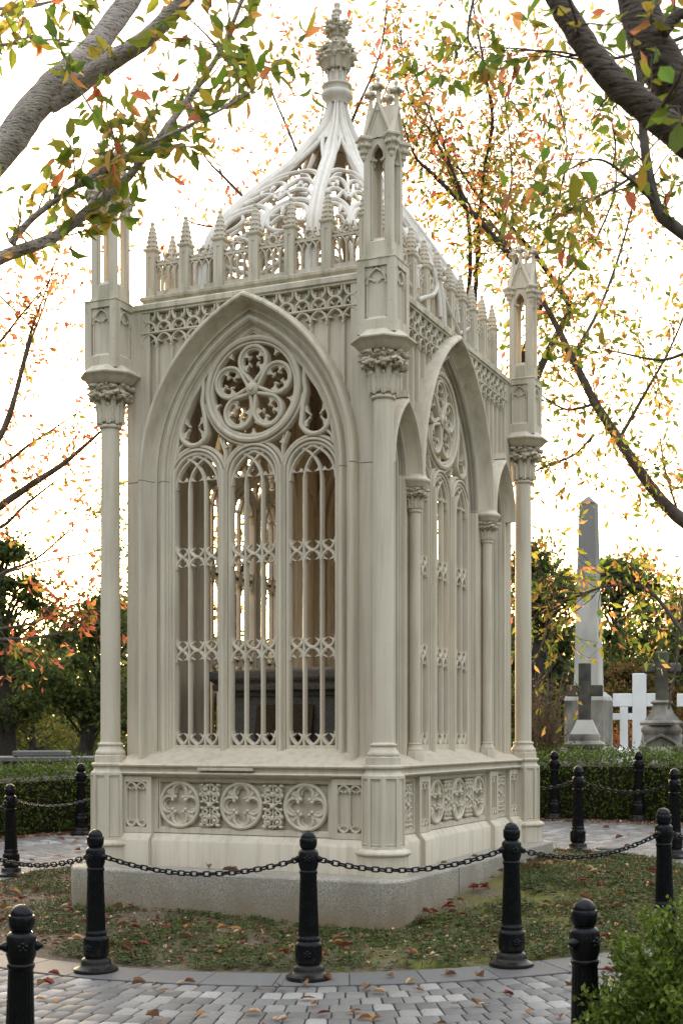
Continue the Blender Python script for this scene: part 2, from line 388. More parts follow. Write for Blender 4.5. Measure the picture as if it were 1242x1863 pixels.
# ------------------------------------------------------------------ the window tracery, shared by the four walls
def make_tracery():
    T = MB(); Y0, Y1 = .122, .185
    for c in (-.567, 0, .567):
        def path(r): return [(c-r, 1.44)] + arc(c, 3.87, r, 180, 0, 20) + [(c+r, 1.44)]
        T.bar(path(.233), .045, Y0, Y1); T.bar(path(.262), .026, .104, Y1-.01, rnd=True)
        for s in (-1, 1): T.bar([(c+s*.082, 1.46), (c+s*.082, 3.80)], .034, Y0+.008, Y1-.008)
        # intersecting head
        rr, z0 = .30, 3.79
        for x0, sg, t1 in ((-.082, 1, 66), (.082, -1, 66), (-.215, 1, 84), (.215, -1, 84)):
            p = [(c + x0 + sg*rr*(1-cos(radians(t1*i/9))), z0 + rr*sin(radians(t1*i/9))) for i in range(10)]
            T.bar(p, .028, Y0+.008, Y1-.008)
        for xl, xr in ((-.215, -.082), (-.082, .082), (.082, .215)):
            for x0, sg in ((xl, 1), (xr, -1)):
                T.cusp(c + x0 + sg*.022, 3.875, sg*1.0, -.45, .042, .022, Y0+.014, Y1-.014, .006)
        for x0, z in ((-.11, 4.045), (.11, 4.045), (-.03, 4.06), (.03, 4.06)):
            T.cusp(c + x0, z+.03, (.4 if x0 < 0 else -.4), -1, .04, .014, Y0+.014, Y1-.014, .004)
        xs = [-.215, -.082, .082, .215]
        for zt in (3.18, 2.345):
            for i in range(3):
                xl, xr = c+xs[i], c+xs[i+1]
                light_head(T, xl, xr, zt-.105, zt+.004, .030, Y0+.006, Y1-.006, .030, .005)
                light_head(T, xl, xr, zt+.105, zt-.004, .030, Y0+.006, Y1-.006, .030, .005)
            for s in (-1, 1):   # little cusps inside the vesica on each bar
                for dz in (-1, 1):
                    for sx in (-1, 1): T.cusp(c+s*.082+sx*.047, zt+dz*.03, -sx, -dz*.2, .022, .012, Y0+.014, Y1-.014, 0)
            T.bar([(c-.215, zt-.1), (c-.215, zt+.1)], .02, Y0+.01, Y1-.01); T.bar([(c+.215, zt-.1), (c+.215, zt+.1)], .02, Y0+.01, Y1-.01)
        for i in range(3):
            xl, xr = c+xs[i], c+xs[i+1]
            light_head(T, xl, xr, 1.63, 1.505, .030, Y0+.006, Y1-.006, .030, .005)
        T.box(c-.235, c+.235, Y0+.002, Y1, 1.40, 1.505)
        T.bar(arc(c, 3.87, .296, 172, 8, 22), .036, .128, Y1-.006)
    T.bar(arc(0, 4.62, .486, 190, 350, 26), .034, .122, Y1-.008)
    for s in (-1, 1):                                    # bead in front of the mullions
        T.bar([(s*.2835, 1.36), (s*.2835, 3.93)], .050, .072, Y1-.02)
    # rose
    zc = 4.62
    T.bar(arc(0, zc, .445, 0, 360, 56), .052, .092, Y1, True, rnd=True)
    T.bar(arc(0, zc, .408, 0, 360, 56), .036, .116, Y1-.004, True)
    for k in range(5):
        ph = radians(90 + 72*k); ux, uz = cos(ph), sin(ph)
        d, r, d0 = .243, .133, .045
        def P(a, b): return (a*ux - b*uz, zc + a*uz + b*ux)
        D = d - d0; be = acos(r/D)
        pts = [P(d0, 0)]
        for i in range(25):
            t = pi - be - (2*pi - 2*be)*i/24
            pts.append(P(d + r*cos(t), r*sin(t)))
        T.bar(pts, .034, .106, Y1, True, rnd=True)
        T.bar([P(d + (r-.024)*cos(pi-be-(2*pi-2*be)*i/24), (r-.024)*sin(pi-be-(2*pi-2*be)*i/24)) for i in range(25)], .022, .126, Y1-.008)
        for an, ln in ((52, .052), (-52, .052), (124, .056), (-124, .056)):
            t = radians(an); q = P(d + (r-.030)*cos(t), (r-.030)*sin(t)); o = P(d + .1*cos(t+pi), .1*sin(t+pi)); o2 = P(d, 0)
            T.cusp(q[0], q[1], o2[0]-q[0], o2[1]-q[1], ln, .036, .130, Y1-.012, .013)
            e = P(d + (r-.030-ln)*cos(t), (r-.030-ln)*sin(t))
            tx, tz = -(o2[1]-q[1]), (o2[0]-q[0]); l = hypot(tx, tz)
            for sg in (-1, 1): T.ball((e[0]+sg*tx/l*.017, .155, e[1]+sg*tz/l*.017), (.011, .022, .011), 6, 4)
        # spandrel eyes between petals: cusps from the ring
        t = ph + radians(36)
        T.cusp(.39*cos(t), zc + .39*sin(t), -cos(t), -sin(t), .05, .03, .13, Y1-.01, 0)
    T.lathe([(.0, -.185), (.05, -.185), (.058, -.13), (.058, -.10), (.044, -.088), (.03, -.084), (.024, -.07), (.0, -.064)], 16,
            M=Matrix.Translation((0, 0, zc)) @ Matrix.Rotation(radians(90), 4, 'X') @ Matrix.Diagonal((1, 1, 1, 1)))
    # side mouchettes
    for s in (-1, 1):
        cx, cz, r = .595, 4.315, .140
        tip = (.497, 4.74)
        pts = [(s*(cx + r*cos(radians(a))), cz + r*sin(radians(a))) for a in range(200, 385, 12)]
        pts += [(s*(cx+.115), cz+.10), (s*(cx+.055), cz+.22), (s*(cx-.03), cz+.34), (s*tip[0], tip[1])]
        pts += [(s*(cx-.100), cz+.34), (s*(cx-.088), cz+.24), (s*(cx-.112), cz+.12)]
        T.bar(pts, .046, .104, Y1, True, rnd=True)
        for a, ln in ((205, .07), (335, .07), (150, .075), (32, .075)):
            t = radians(a); T.cusp(s*(cx + .112*cos(t)), cz + .112*sin(t) + (.03 if a < 180 else 0), -s*cos(t), -sin(t)+(-.5 if a < 180 else .5), ln, .034, .128, Y1-.01, .011)
        # filling bars of the small spandrels
        T.bar([(s*.283, 3.95), (s*.283, 4.10), (s*.335, 4.22)], .03, .12, Y1-.004)
        T.cusp(s*.283, 4.13, s*.2, 1, .06, .03, .125, Y1-.01, .008)
        T.bar([(s*.80, 4.02), (s*.745, 4.16), (s*.70, 4.20)], .028, .12, Y1-.004)
        T.bar([(s*.12, 5.00), (s*.25, 5.03)], .02, .12, Y1-.006)
    # frame following the great arch
    T.bar(arch(.803, CC, ZS, 1.40), .044, .110, .20, rnd=True)
    T.bar(arch(.775, CC, ZS, 1.40)[18:21], .02, .12, .19)
    return T

def hood_rows(hw, c, zs, zb, prof, x0=0, n=18):
    cols = [arch(hw - o, c, zs, zb, x0, n) for o, y in prof]
    return [[(cols[k][i][0], prof[k][1], cols[k][i][1]) for k in range(len(prof))] for i in range(len(cols[0]))]
HOOD = [(0,.07),(0,-.050),(.012,-.082),(.03,-.096),(.046,-.093),(.058,-.07),(.068,-.022),(.088,.03),(.118,.066),(.150,.080),
        (.155,.056),(.170,.038),(.188,.036),(.204,.050),(.209,.078),(.219,.083),(.223,.104),(.241,.122),(.245,.236),(.06,.236)]
HOODS = [(0,.06),(0,-.062),(.010,-.09),(.026,-.102),(.040,-.099),(.052,-.07),(.062,-.02),(.080,.040),(.094,.05),(.104,.034),(.118,.032),
         (.128,.046),(.131,.072),(.142,.078),(.146,.098),(.16,.108),(.16,.125)]
HOODF = [(o, y) for o, y in HOOD]

def make_wall(L, side):
    W = MB(); zb = 1.32
    op = arch(.93, CC, ZS, zb)
    poly = [(-L, zb), (-L, 5.40), (L, 5.40), (L, zb)]
    if side: poly += arch(.27, .32, 3.9, zb, 1.417, 8)[::-1]
    poly += op[::-1]
    if side: poly += arch(.27, .32, 3.9, zb, -1.417, 8)[::-1]
    W.prism(poly, .050, .238)
    e = L - .148
    for s in (-1, 1):
        x0, x1 = sorted((s*e, s*L)); W.box(x0, x1, .002, .07, zb, 5.39)
        W.bar([(s*(e-.006), zb), (s*(e-.006), 5.38)], .014, .012, .07)
    W.box(-L, L, .001, .07, 5.378, 5.41)
    for s in (-1, 1):
        for z in (1.46, 2.1, 2.75, 3.4, 3.80, 3.93, 4.4, 4.9): W.ball((s*(L-.06), .002, z), (.007, .004, .007), 6, 4)
    if side:
        for s in (-1, 1):
            W.box(s*1.417-.30, s*1.417+.30, .13, .20, zb, 4.6)            # back of the blind niche
            for d, w, y in ((.115, .03, .085), (.155, .022, .07), (.05, .02, .105)):
                W.bar(arch(d + .02, .32, 3.9, zb, s*1.417, 8), w, y, .14, rnd=True)
    # interior order of the arch
    W.bar(arch(.99, CC, ZS, zb), .16, .29, .23); W.bar(arch(.86, CC, ZS, zb), .07, .262, .20, rnd=True)
    for s in (-1, 1):
        for q in (.95, 1.07): W.bar([(s*q, zb), (s*q, 5.2)], .04, .275, .22, rnd=True) if q < L-.3 else None
    return W
def make_hood(side):
    Hd = MB()
    if side:
        Hd.sweep(hood_rows(1.055, CC, ZS, 3.87, HOOD))
        jamb = [(o, y) for o, y in HOOD if o >= .15] ; jamb = [(.13, .236), (.13, .06)] + jamb[:-1]
        Hd.sweep(hood_rows(1.055, CC, ZS, 1.34, jamb))
        for s in (-1, 1):
            Hd.sweep(hood_rows(.365, .32, 3.9, 3.88, HOODS, s*1.417, 10))
            jb = [(.088, .12), (.088, .035)] + [(o, y) for o, y in HOODS if o >= .096]
            Hd.sweep(hood_rows(.365, .32, 3.9, 1.34, jb, s*1.417, 10))
            tz = 4.53; Hd.prism([(s*1.417-.03, tz-.03), (s*1.417, tz+.035), (s*1.417+.03, tz-.03)], -.09, .03)
    else:
        Hd.sweep(hood_rows(1.055, CC, ZS, 1.34, HOODF))
    return Hd
def make_frieze(L, side, half):
    F = MB(); p = .1425; e = L - .155; n = int(2*e/p); p = 2*e/n
    zt, zm, zb = 5.374, 5.285, 5.192
    def bot(x):
        b = max(4.30 if side else 3.9, zarch(x, 1.03) + .0)
        if side:
            for s in (-1, 1): b = max(b, zarch(x - s*1.417, .34, .32, 3.9) if abs(x - s*1.417) < .34 else 0)
        return b
    runs = []
    for i in range(n):
        xl = -e + p*i; xr = xl + p; xm = (xl+xr)/2
        if xm*half < 0: continue
        def over(x, z): return z > (zarch(x, .965) if abs(x) < .965 else 0)
        xi = xl if xm > 0 else xr; xi = 0 if abs(xm) < p*.4 else xi
        if not (over(xi, zt - .005) and over(xm, zm)): continue
        F.bar([(xl + .012 + .5*(p-.024)*(1-cos(pi*k/10)), zt - (zt-zm+.002)*sin(pi*k/10)**.8) for k in range(11)], .026, .0, .053)
        for sg in (-1, 1): F.cusp(xm + sg*.036, zm + .030, -sg*.3, 1, .028, .016, .010, .053, .007)
        if not over(xi, zb): continue
        F.bar([(xl + .01 + .5*(p-.02)*(1-cos(pi*k/10)), zb + (zm-zb)*sin(pi*k/10)**.8) for k in range(11)], .026, .0, .053)
        for sg in (-1, 1): F.cusp(xm + sg*.038, zb + .052, -sg*.7, -.8, .032, .015, .010, .053, .008)
        F.bar([(xl, zb), (xr, zb)], .024, -.004, .053)
        if not over(xi, 5.07): continue
        light_head(F, xl, xr, 5.085, 5.183, .024, .0, .053, .026, .007)
        F.cusp(xl, 5.075, 0, -1, .03, .016, .0, .05, .0)
    for i in range(n+1):
        x = -e + p*i; b = bot(x)
        if x*half < 0: continue
        if 5.08 > b + .02: F.bar([(x, 5.09), (x, b)], .024, .010, .053, rnd=True)
    F.bar([(half*e, zt+.004), (half*.26, zt+.004)], .016, -.004, .053)
    return F

# ------------------------------------------------------------------ leafwork and capitals
def acanthus(mb, ang, z0, z1, rfun, hw, curl, thick=.008, c=(0, 0)):
    n, m = 9, 6
    vs = []; fs = []
    for i in range(n+1):
        t = i/n
        w = hw*(.42 + .75*sin(pi*min(t*1.05, 1))**.8)*(1 - .30*(.5+.5*cos(2*pi*t*3.5)))*(1 if t < .86 else (1-t)/.14*.8+.2)
        rr = rfun(t) + thick + curl*t**3.2
        z = z0 + (z1-z0)*(t if t < .86 else .86 - (t-.86)*.9)
        for j in range(m+1):
            u = -1 + 2*j/m
            r2 = rr + thick*(1.3*(1-abs(u))**.6 - .9*abs(u) + .5*cos(u*9)*(.3+abs(u)))
            a = ang + u*w/max(rr, .03)
            vs.append((c[0] + r2*cos(a), c[1] + r2*sin(a), z - abs(u)*.012))
    for i in range(n):
        for j in range(m): a = i*(m+1)+j; fs.append((a, a+1, a+m+2, a+m+1))
    mb.add(vs, fs)
def make_capital(s=1.0, zb=4.345, zt=4.735, r0=.085):
    K = MB(); h = zt - zb
    def bell(t): return r0*(1 + .02*t + .62*max(0, t-.45)**2*3)
    K.lathe([(r0*.9, zb-.012), (r0*1.15, zb-.008), (r0*1.22, zb+.008), (r0*1.15, zb+.022), (r0*.98, zb+.026)] +
            [(bell(k/8), zb+.03+(h-.03)*k/8) for k in range(9)], 24)
    for k in range(8):
        a = pi/8 + k*pi/4
        acanthus(K, a, zb+.03, zb+.62*h, lambda t: bell(t*.6), r0*.46, .030*s, .017*s)
        acanthus(K, a + pi/8, zb+.12*h, zb+.80*h, lambda t: bell(.1+t*.66), r0*.40, .048*s, .016*s)
        for q in (.12, .3, .44): K.ball(((bell(q*.8)+.013*s)*cos(a+.18), (bell(q*.8)+.013*s)*sin(a+.18), zb+q*h), .013*s, 7, 5, ns=.3)
    rnd = random.Random(5)
    for k in range(8):
        a = k*pi/4 + pi/8; R1 = r0*1.78
        K.ball((R1*cos(a), R1*sin(a), zb+.72*h), (.036*s, .036*s, .030*s), 12, 8, ns=.9, fr=34/s)
        for q in range(11):
            b = a + rnd.uniform(-.38, .38); rr = R1 + rnd.uniform(-.015, .04)*s
            K.ball((rr*cos(b), rr*sin(b), zb+h*(.74+rnd.uniform(-.1, .2))), (rnd.uniform(.018, .036)*s, rnd.uniform(.018, .036)*s, rnd.uniform(.010, .020)*s), 8, 6, ns=1.0, fr=55/s)
        acanthus(K, a + pi/8, zb+.55*h, zb+1.0*h, lambda t: bell(.5+t*.4)+.012*s, r0*.5, .052*s, .012*s)
        acanthus(K, a, zb+.62*h, zb+1.02*h, lambda t: r0*1.5, r0*.5, .07*s, .012*s)
    return K
O8 = 1/cos(pi/8)
def oct_(prof): return [(r*O8, z) for r, z in prof]

# ------------------------------------------------------------------ the cast iron monument
MC = Vector((-.0445, 13.5265, 0)); MR = radians(-23.86)
AU, BV = 1.3193, 2.0264
mon = empty('cast_iron_monument', MC, MR)
tag(mon, 'tall cream gothic cast iron birdcage tomb with pierced ogee dome on a granite plinth', 'tomb')

def plinth():
    P = MB(); c, cc = (1.6, 2.4), (1.455, 2.23)
    out = [(-cc[0],-c[1]),(cc[0],-c[1]),(c[0],-cc[1]),(c[0],cc[1]),(cc[0],c[1]),(-cc[0],c[1]),(-c[0],cc[1]),(-c[0],-cc[1])]
    vs = []
    for z, i in ((-.35, 0), (.414, 0), (.428, .006), (.436, .02), (.445, .2), (.445, 1.0)):
        for x, y in out: vs.append((x*(1-i/1.6), y*(1-i/2.4), z))
    fs = [(k*8+i, k*8+(i+1)%8, k*8+8+(i+1)%8, k*8+8+i) for k in range(5) for i in range(8)] + [tuple(range(40, 48))]
    P.add(vs, fs); return P
pl = plinth().build('plinth', M_GRAN, mon, ang=20)
J = MB(); J.box(-.0035, .0035, -.003, .003, -.3, .42); j0 = None
for v in (-.95, .55):
    for q in (-1, 1):
        if j0 is None: j0 = J.build('plinth_joint', M_SOOTD, pl, (q*1.6, v, 0))
        else: copy(j0, pl, (q*1.6, v, 0))

# ---- dado (carved base below the windows)
def dado(L, side):
    D = MB(); y = 0
    D.box(-L, L, .054, .30, .44, 1.26)
    def frame(x0, x1, z0, z1, t, d, y0, y1):
        """four strips that leave a sunk panel"""
        D.box(x0, x0+t, y0, y1, z0, z1); D.box(x1-t, x1, y0, y1, z0, z1)
        D.box(x0+t, x1-t, y0+.0005, y1, z1-d, z1); D.box(x0+t, x1-t, y0+.0005, y1, z0, z0+d)
    def base(x0, x1, yo):
        D.sweep([[(x, .29, .44), (x, yo-.052, .44), (x, yo-.052, .662), (x, yo-.046, .672), (x, yo-.004, .722), (x, yo+.02, .735), (x, .29, .735)] for x in (x0, x1)])
    def niche(x0, x1):
        frame(x0, x1, .73, 1.228, .052, .05, -.044, .06); D.box(x0+.05, x1-.05, -.006, .06, .74, 1.22)
        a, b = x0+.052, x1-.052; m = (a+b)/2
        for p, q in ((a, m), (m, b)):
            light_head(D, p, q, 1.105, 1.174, .022, -.042, -.01, .022, .009); light_head(D, p, q, .853, .784, .022, -.042, -.01, .022, .009)
        for x in (a, m, b): D.bar([(x, .835), (x, 1.12)], .015, -.034, -.01, rnd=True)
    segs = [(-.87, .87, 0)] if not side else [(-.88, .88, 0), (-1.55, -1.15, 0), (1.15, 1.55, 0)]
    nic = [(-L, -.87), (.87, L)] if not side else [(-1.15, -.88), (.88, 1.15), (-L, -1.55), (1.55, L)]
    for a, b, _ in segs:
        base(a+.001, b-.001, 0); frame(a, b, .735, 1.228, .04, .035, 0, .08)
        w = b - a
        D.bar([(a+.05, .775), (b-.05, .775), (b-.05, 1.188), (a+.05, 1.188)], .022, .008, .06, True)
    for a, b in nic: base(a, b, -.044); niche(a, b)
    return D
def medallion():
    Md = MB(); z = .984; r = .205; B_ = .056
    Md.bar(arc(0, z, r-.014, 0, 360, 40), .032, -.016, B_, True, rnd=True)
    Md.bar(arc(0, z, r-.038, 0, 360, 40), .018, .010, B_, True)
    for k in range(4):
        t = k*pi/2; cx, cz = .110*cos(t), z + .110*sin(t)
        Md.bar(arc(cx, cz, .070, k*90-126, k*90+126, 16), .030, -.008, B_, rnd=True)
        Md.bar(arc(cx, cz, .046, k*90-105, k*90+105, 12), .018, .016, B_)
        t2 = t + pi/4
        for o in (-.10, .10): Md.ball((.076*cos(t2+o*2.1), -.002, z + .076*sin(t2+o*2.1)), (.018, .024, .018), 8, 6)
        Md.bar([(.10*cos(t2), z+.10*sin(t2)), (.172*cos(t2), z+.172*sin(t2))], .026, -.004, B_, w2=.06)
        for o in (-.30, .30):
            Md.bar([(.105*cos(t2+o*.3), z+.105*sin(t2+o*.3)), (.14*cos(t2+o*.75), z+.14*sin(t2+o*.75)), (.168*cos(t2+o*.62), z+.168*sin(t2+o*.62))], .020, .004, B_)
    return Md
def scroll():
    S = MB(); z = .984; B_ = .056
    for sz in (-1, 1):
        for sx in (-1, 1):
            def sp(cx, cz, r0, r1, a0, a1, w, w2):
                n = 16; S.bar([(sx*(cx + (r0+(r1-r0)*i/n)*cos(radians(a0+(a1-a0)*i/n))), z + sz*(cz + (r0+(r1-r0)*i/n)*sin(radians(a0+(a1-a0)*i/n)))) for i in range(n+1)], w, -.012, B_, w2=w2, rnd=True)
            sp(.047, .135, .040, .010, 200, 640, .026, .016)
            sp(.044, .060, .034, .012, 130, -290, .024, .016)
            S.bar([(sx*.006, z + sz*.005), (sx*.03, z+sz*.022), (sx*.056, z+sz*.03)], .030, -.010, B_, w2=.016)
            S.ball((sx*.046, -.004, z+sz*.134), (.017, .024, .017), 8, 6); S.ball((sx*.080, .0, z+sz*.172), (.022, .024, .016), 8, 6, ns=.5)
            S.ball((sx*.086, .0, z+sz*.09), (.018, .022, .022), 8, 6, ns=.5); S.ball((sx*.076, .0, z+sz*.028), (.020, .022, .014), 8, 6, ns=.5); S.ball((sx*.024, .0, z+sz*.172), (.018, .022, .014), 8, 6, ns=.5)
        S.bar([(0, z), (0, z+sz*.19)], .026, -.004, B_, w2=.014)
        S.ball((0, -.008, z+sz*.10), (.017, .022, .026), 8, 6)
    S.ball((0, -.010, z), (.024, .024, .024), 8, 6)
    return S
Ddf, Dds = dado(1.19, False), dado(1.88, True)
FR = [(0, -1, 0, 2.018, False), (1, 0, pi/2, 1.265, True), (0, 1, pi, 2.018, False), (-1, 0, -pi/2, 1.265, True)]
core = None; med0 = scr0 = None
for ux, uy, rot, d, side in FR:
    o = (Dds if side else Ddf).build('carved_dado', M_STONE, mon, (ux*d, uy*d, 0), rot)
    xs = (-.61, 0, .61)
    for x in xs:
        if med0 is None: med0 = medallion().build('medallion', M_STONE, o, (x, 0, 0))
        else: copy(med0, o, (x, 0, 0))
    for x in ((-.305, .305) if not side else (-.305, .305, -1.35, 1.35)):
        if scr0 is None: scr0 = scroll().build('vine_scroll', M_STONE, o, (x, 0, 0))
        else: copy(scr0, o, (x, 0, 0))
    if uy == -1:   # raised maker's strip under the sill, its worn letters unreadable
        G = MB(); G.box(-.375, .16, -.098, -.05, 1.286, 1.312)
        rr = random.Random(3); x = -.365
        while x < .145:
            w = rr.uniform(.006, .011)
            if rr.random() > .14: G.box(x, x+w*.75, -.1005, -.097, 1.291, 1.306)
            x += w + .004
        G.build('maker_strip', M_STONE, o)

S = MB()
S.ring([(-.31,1.478),(-.02,1.342),(.0,1.338),(.008,1.329),(.004,1.318),(-.012,1.312),(-.034,1.304),(-.038,1.284),(-.030,1.272),(-.010,1.268),(.0,1.258),(-.006,1.248),(-.035,1.240),(-.060,1.222),(-.42,1.222),(-.42,1.478)], 1.352, 2.105)
S.build('sill', M_STONE, mon, ang=30)
S = MB(); S.box(-1.02, 1.02, -1.75, 1.75, 1.18, 1.226); S.build('inner_floor', M_GRAN, mon)

# ---- walls
TR = make_tracery(); tr0 = None
wall_mb = {False: make_wall(1.210, False), True: make_wall(1.916, True)}
hood_mb = {False: make_hood(False), True: make_hood(True)}
fr_mb = {(sd, q): make_frieze(1.922 if sd else 1.217, sd, q) for sd in (False, True) for q in (-1, 1)}
first = {}
for ux, uy, rot, d, side in [(0,-1,0,1.922,False),(1,0,pi/2,1.217,True),(0,1,pi,1.922,False),(-1,0,-pi/2,1.217,True)]:
    if side not in first:
        w = wall_mb[side].build('wall', M_STONE, mon, (ux*d, uy*d, 0), rot)
        hood_mb[side].build('arch_moulding', M_STONE, w, ang=30); [fr_mb[(side, q)].build('frieze', M_STONE, w) for q in (-1, 1)]
        if tr0 is None: tr0 = TR.build('window_tracery', M_STONE, w, ang=32)
        else: copy(tr0, w)
        first[side] = w
    else: copy(first[side], mon, (ux*d, uy*d, 0), rot)
# ---- seams between the castings
def seam(prof, zs):
    Q = MB()
    for z in zs: Q.sweep([[(1.0551-o, y-.0016, zz_) for o, y in prof] for zz_ in (z-.0022, z+.0022)])
    return Q
def mir(mb): mb.v = [(-x, y, z) for x, y, z in mb.v]; return mb
for w_, full in ((first[False], True), (first[True], False)):
    for q in (-1, 1):
        pr = HOOD[:-2] + [(.24, .14), (0, .14)] if full else [(.13, .062)] + [(o, y) for o, y in HOOD if .15 <= o < .242] + [(.24, .14), (.13, .14)]
        Q = seam(pr, (3.862,))
        if full: Q.box(1.068, 1.2105, .0005, .03, 3.8598, 3.8642)
        (Q if q > 0 else mir(Q)).build('casting_seam', M_SEAM, w_)
    if full:
        Q = MB(); Q.sweep([[(x, y-.0016, 5.03) for y in (-.05,)] + [(x, -.0976, 5.27), (x, -.0976, 5.435), (x, .0, 5.435), (x, .0, 5.03)] for x in (-.0018, .0018)])
# ---- cornice and inner deck
S = MB(); S.box(-.985, .985, -1.69, 1.69, 5.415, 5.452)
for q in (-1, 1):
    S.tube([(-.97*q, -1.67, 4.75), (-.8*q, -1.35, 5.18), (-.45*q, -.75, 5.38), (0, 0, 5.42), (.45*q, .75, 5.38), (.8*q, 1.35, 5.18), (.97*q, 1.67, 4.75)], .045, 8)
for y in (-.85, .85): S.tube([(-.98, y, 5.40), (.98, y, 5.40)], .035, 8)
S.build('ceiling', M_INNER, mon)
S = MB()
S.ring([(.0,5.392),(.016,5.400),(.016,5.442),(.004,5.454),(-.20,5.474),(-.30,5.474),(-.30,5.392)], 1.217, 1.922)
S.build('coping', M_STONE, mon, ang=25)
S = MB()
S.ring([(.070,5.45),(.062,5.50),(.085,5.522),(.088,5.546),(.070,5.556),(.046,5.563),(-.07,5.563),(-.07,5.45)], 1.05, 1.755)
bal = S.build('balustrade', M_STONE, mon, ang=25)
def post():
    P = MB(); h = .041
    P.box(-h, h, -h, h, 5.555, 5.965)
    for k in range(4):
        M = Matrix.Rotation(k*pi/2, 4, 'Z')
        P.box(-h-.004, -.014, -h-.006, -h+.01, 5.556, 5.966, M); P.box(.014, h+.004, -h-.006, -h+.01, 5.556, 5.966, M)
        P.box(-.015, .015, -h-.0055, -h+.01, 5.556, 5.63, M); P.box(-.015, .015, -h-.0055, -h+.01, 5.92, 5.9655, M)
    P.lathe([(r*1.414, z) for r, z in ((.044,5.962),(.060,5.975),(.063,5.985),(.060,5.998),(.046,6.004))], 4, ph=pi/4)
    P.lathe([(.050, 6.0), (.047, 6.05), (.039, 6.12), (.028, 6.18), (.019, 6.21), (.014, 6.225)], 8, ph=pi/8)
    for k, z in enumerate((6.022, 6.066, 6.108, 6.148, 6.184)):
        r = .050 - .0068*k
        for i in range(8): 
            a = i*pi/4; P.ball((r*cos(a), r*sin(a), z), (.0155-.0012*k, .0155-.0012*k, .011), 6, 4)
    P.lathe([(.012, 6.215), (.021, 6.226), (.022, 6.238), (.014, 6.250), (.004, 6.254)], 8)
    return P
def bay(w):
    B = MB(); h = w/2
    B.box(-h, h, -.018, .018, 5.56, 5.612); B.box(-h, h, -.016, .016, 5.842, 5.864)
    n = 4; p = w/n
    for i in range(n):
        xl = -h + p*i; B.bar(pointed(xl, xl+p, 5.755, 5.838), .017, -.018, .014)
    for i in range(n+1):
        x = -h + p*i; B.bar([(x, 5.605), (x, 5.765)], .018, -.018, .014)
    # running scroll cresting
    z = 5.902
    B.bar(arc(0, z,   .038, 0, 360, 18), .023, -.020, .014, True, rnd=True)
    for s in (-1, 1):
        B.bar([(s*(.094 + (.040-.0012*i)*cos(radians(150 - 17*i))), z+.006 + (.036-.0012*i)*sin(radians(-30 - 17*i)))  for i in range(15)], .023, -.020, .014, rnd=True)
        B.bar([(s*.034, z-.012), (s*.05, z-.030), (s*.075, z-.034)], .021, -.018, .014)
        B.ball((s*.106, 0, z+.012), .014, 8, 6); B.cusp(s*.052, z+.024, s*.2, 1, .03, .016, -.015, .012, .008)
    B.cusp(0, z+.034, 0, 1, .024, .018, -.015, .012, .008)
    return B
p0 = None; bays = {}
def add_post(x, y):
    global p0
    if p0 is None: p0 = post().build('pinnacled_post', M_STONE, bal, (x, y, 0))
    else: copy(p0, bal, (x, y, 0))
def add_bay(x, y, w, rot):
    k = round(w, 3)
    if k not in bays: bays[k] = bay(w-.08).build('arcade_panel', M_STONE, bal, (x, y, 0), rot)
    else: copy(bays[k], bal, (x, y, 0), rot)
for s in (-1, 1):
    for i in range(7):
        x = -1.05 + .35*i; add_post(x, s*1.755)
        if i < 6: add_bay(x + .175, s*1.755, .35, 0 if s < 0 else pi)
    for i in range(10):
        y = -1.755 + .351*i
        if i: add_post(s*1.05, y)
        add_bay(s*1.05, y + .1755, .351, s*pi/2)
# ---- corner columns
def colbase():
    P = MB(); pr = oct_([(.19,.44),(.19,.60),(.195,.606),(.212,.618),(.214,.63),(.206,.645),(.178,.662),(.152,.665),(.152,1.25),(.165,1.255),(.163,1.262),(.146,1.276),(.138,1.295),(.140,1.308),(.158,1.322),(.160,1.336),(.154,1.345),(.132,1.348),(.132,1.408),(.126,1.417)])
    P.lathe(pr, 8, ph=pi/8)
    hw = .165*math.tan(pi/8)
    for k in range(8):
        M = Matrix.Rotation(k*pi/4, 4, 'Z')
        P.bar([(-hw+.011, .672), (hw-.011, .672), (hw-.011, 1.246), (-hw+.011, 1.246)], .024, -.166, -.148, True, M, flat=.9)
        P.bar([(-hw+.028, .70), (hw-.028, .70), (hw-.028, 1.225), (-hw+.028, 1.225)], .010, -.159, -.148, True, M)
    P.lathe([(.128,1.416),(.133,1.425),(.134,1.436),(.128,1.452),(.112,1.470),(.104,1.492),(.104,1.498),(.112,1.503),(.114,1.512),(.110,1.520),(.094,1.524),(.088,1.532)], 28)
    return P
def shaft():
    P = MB(); P.lathe([(.0885, 1.52), (.0880, 2.4), (.0868, 3.4), (.085, 4.35)], 32); return P
def abacus():
    P = MB()
    P.lathe(oct_([(.13,4.715),(.165,4.722),(.195,4.742),(.215,4.768),(.222,4.776),(.252,4.795),(.254,4.806),(.246,4.815),(.205,4.848),(.18,4.872)]), 8, ph=pi/8)
    return P
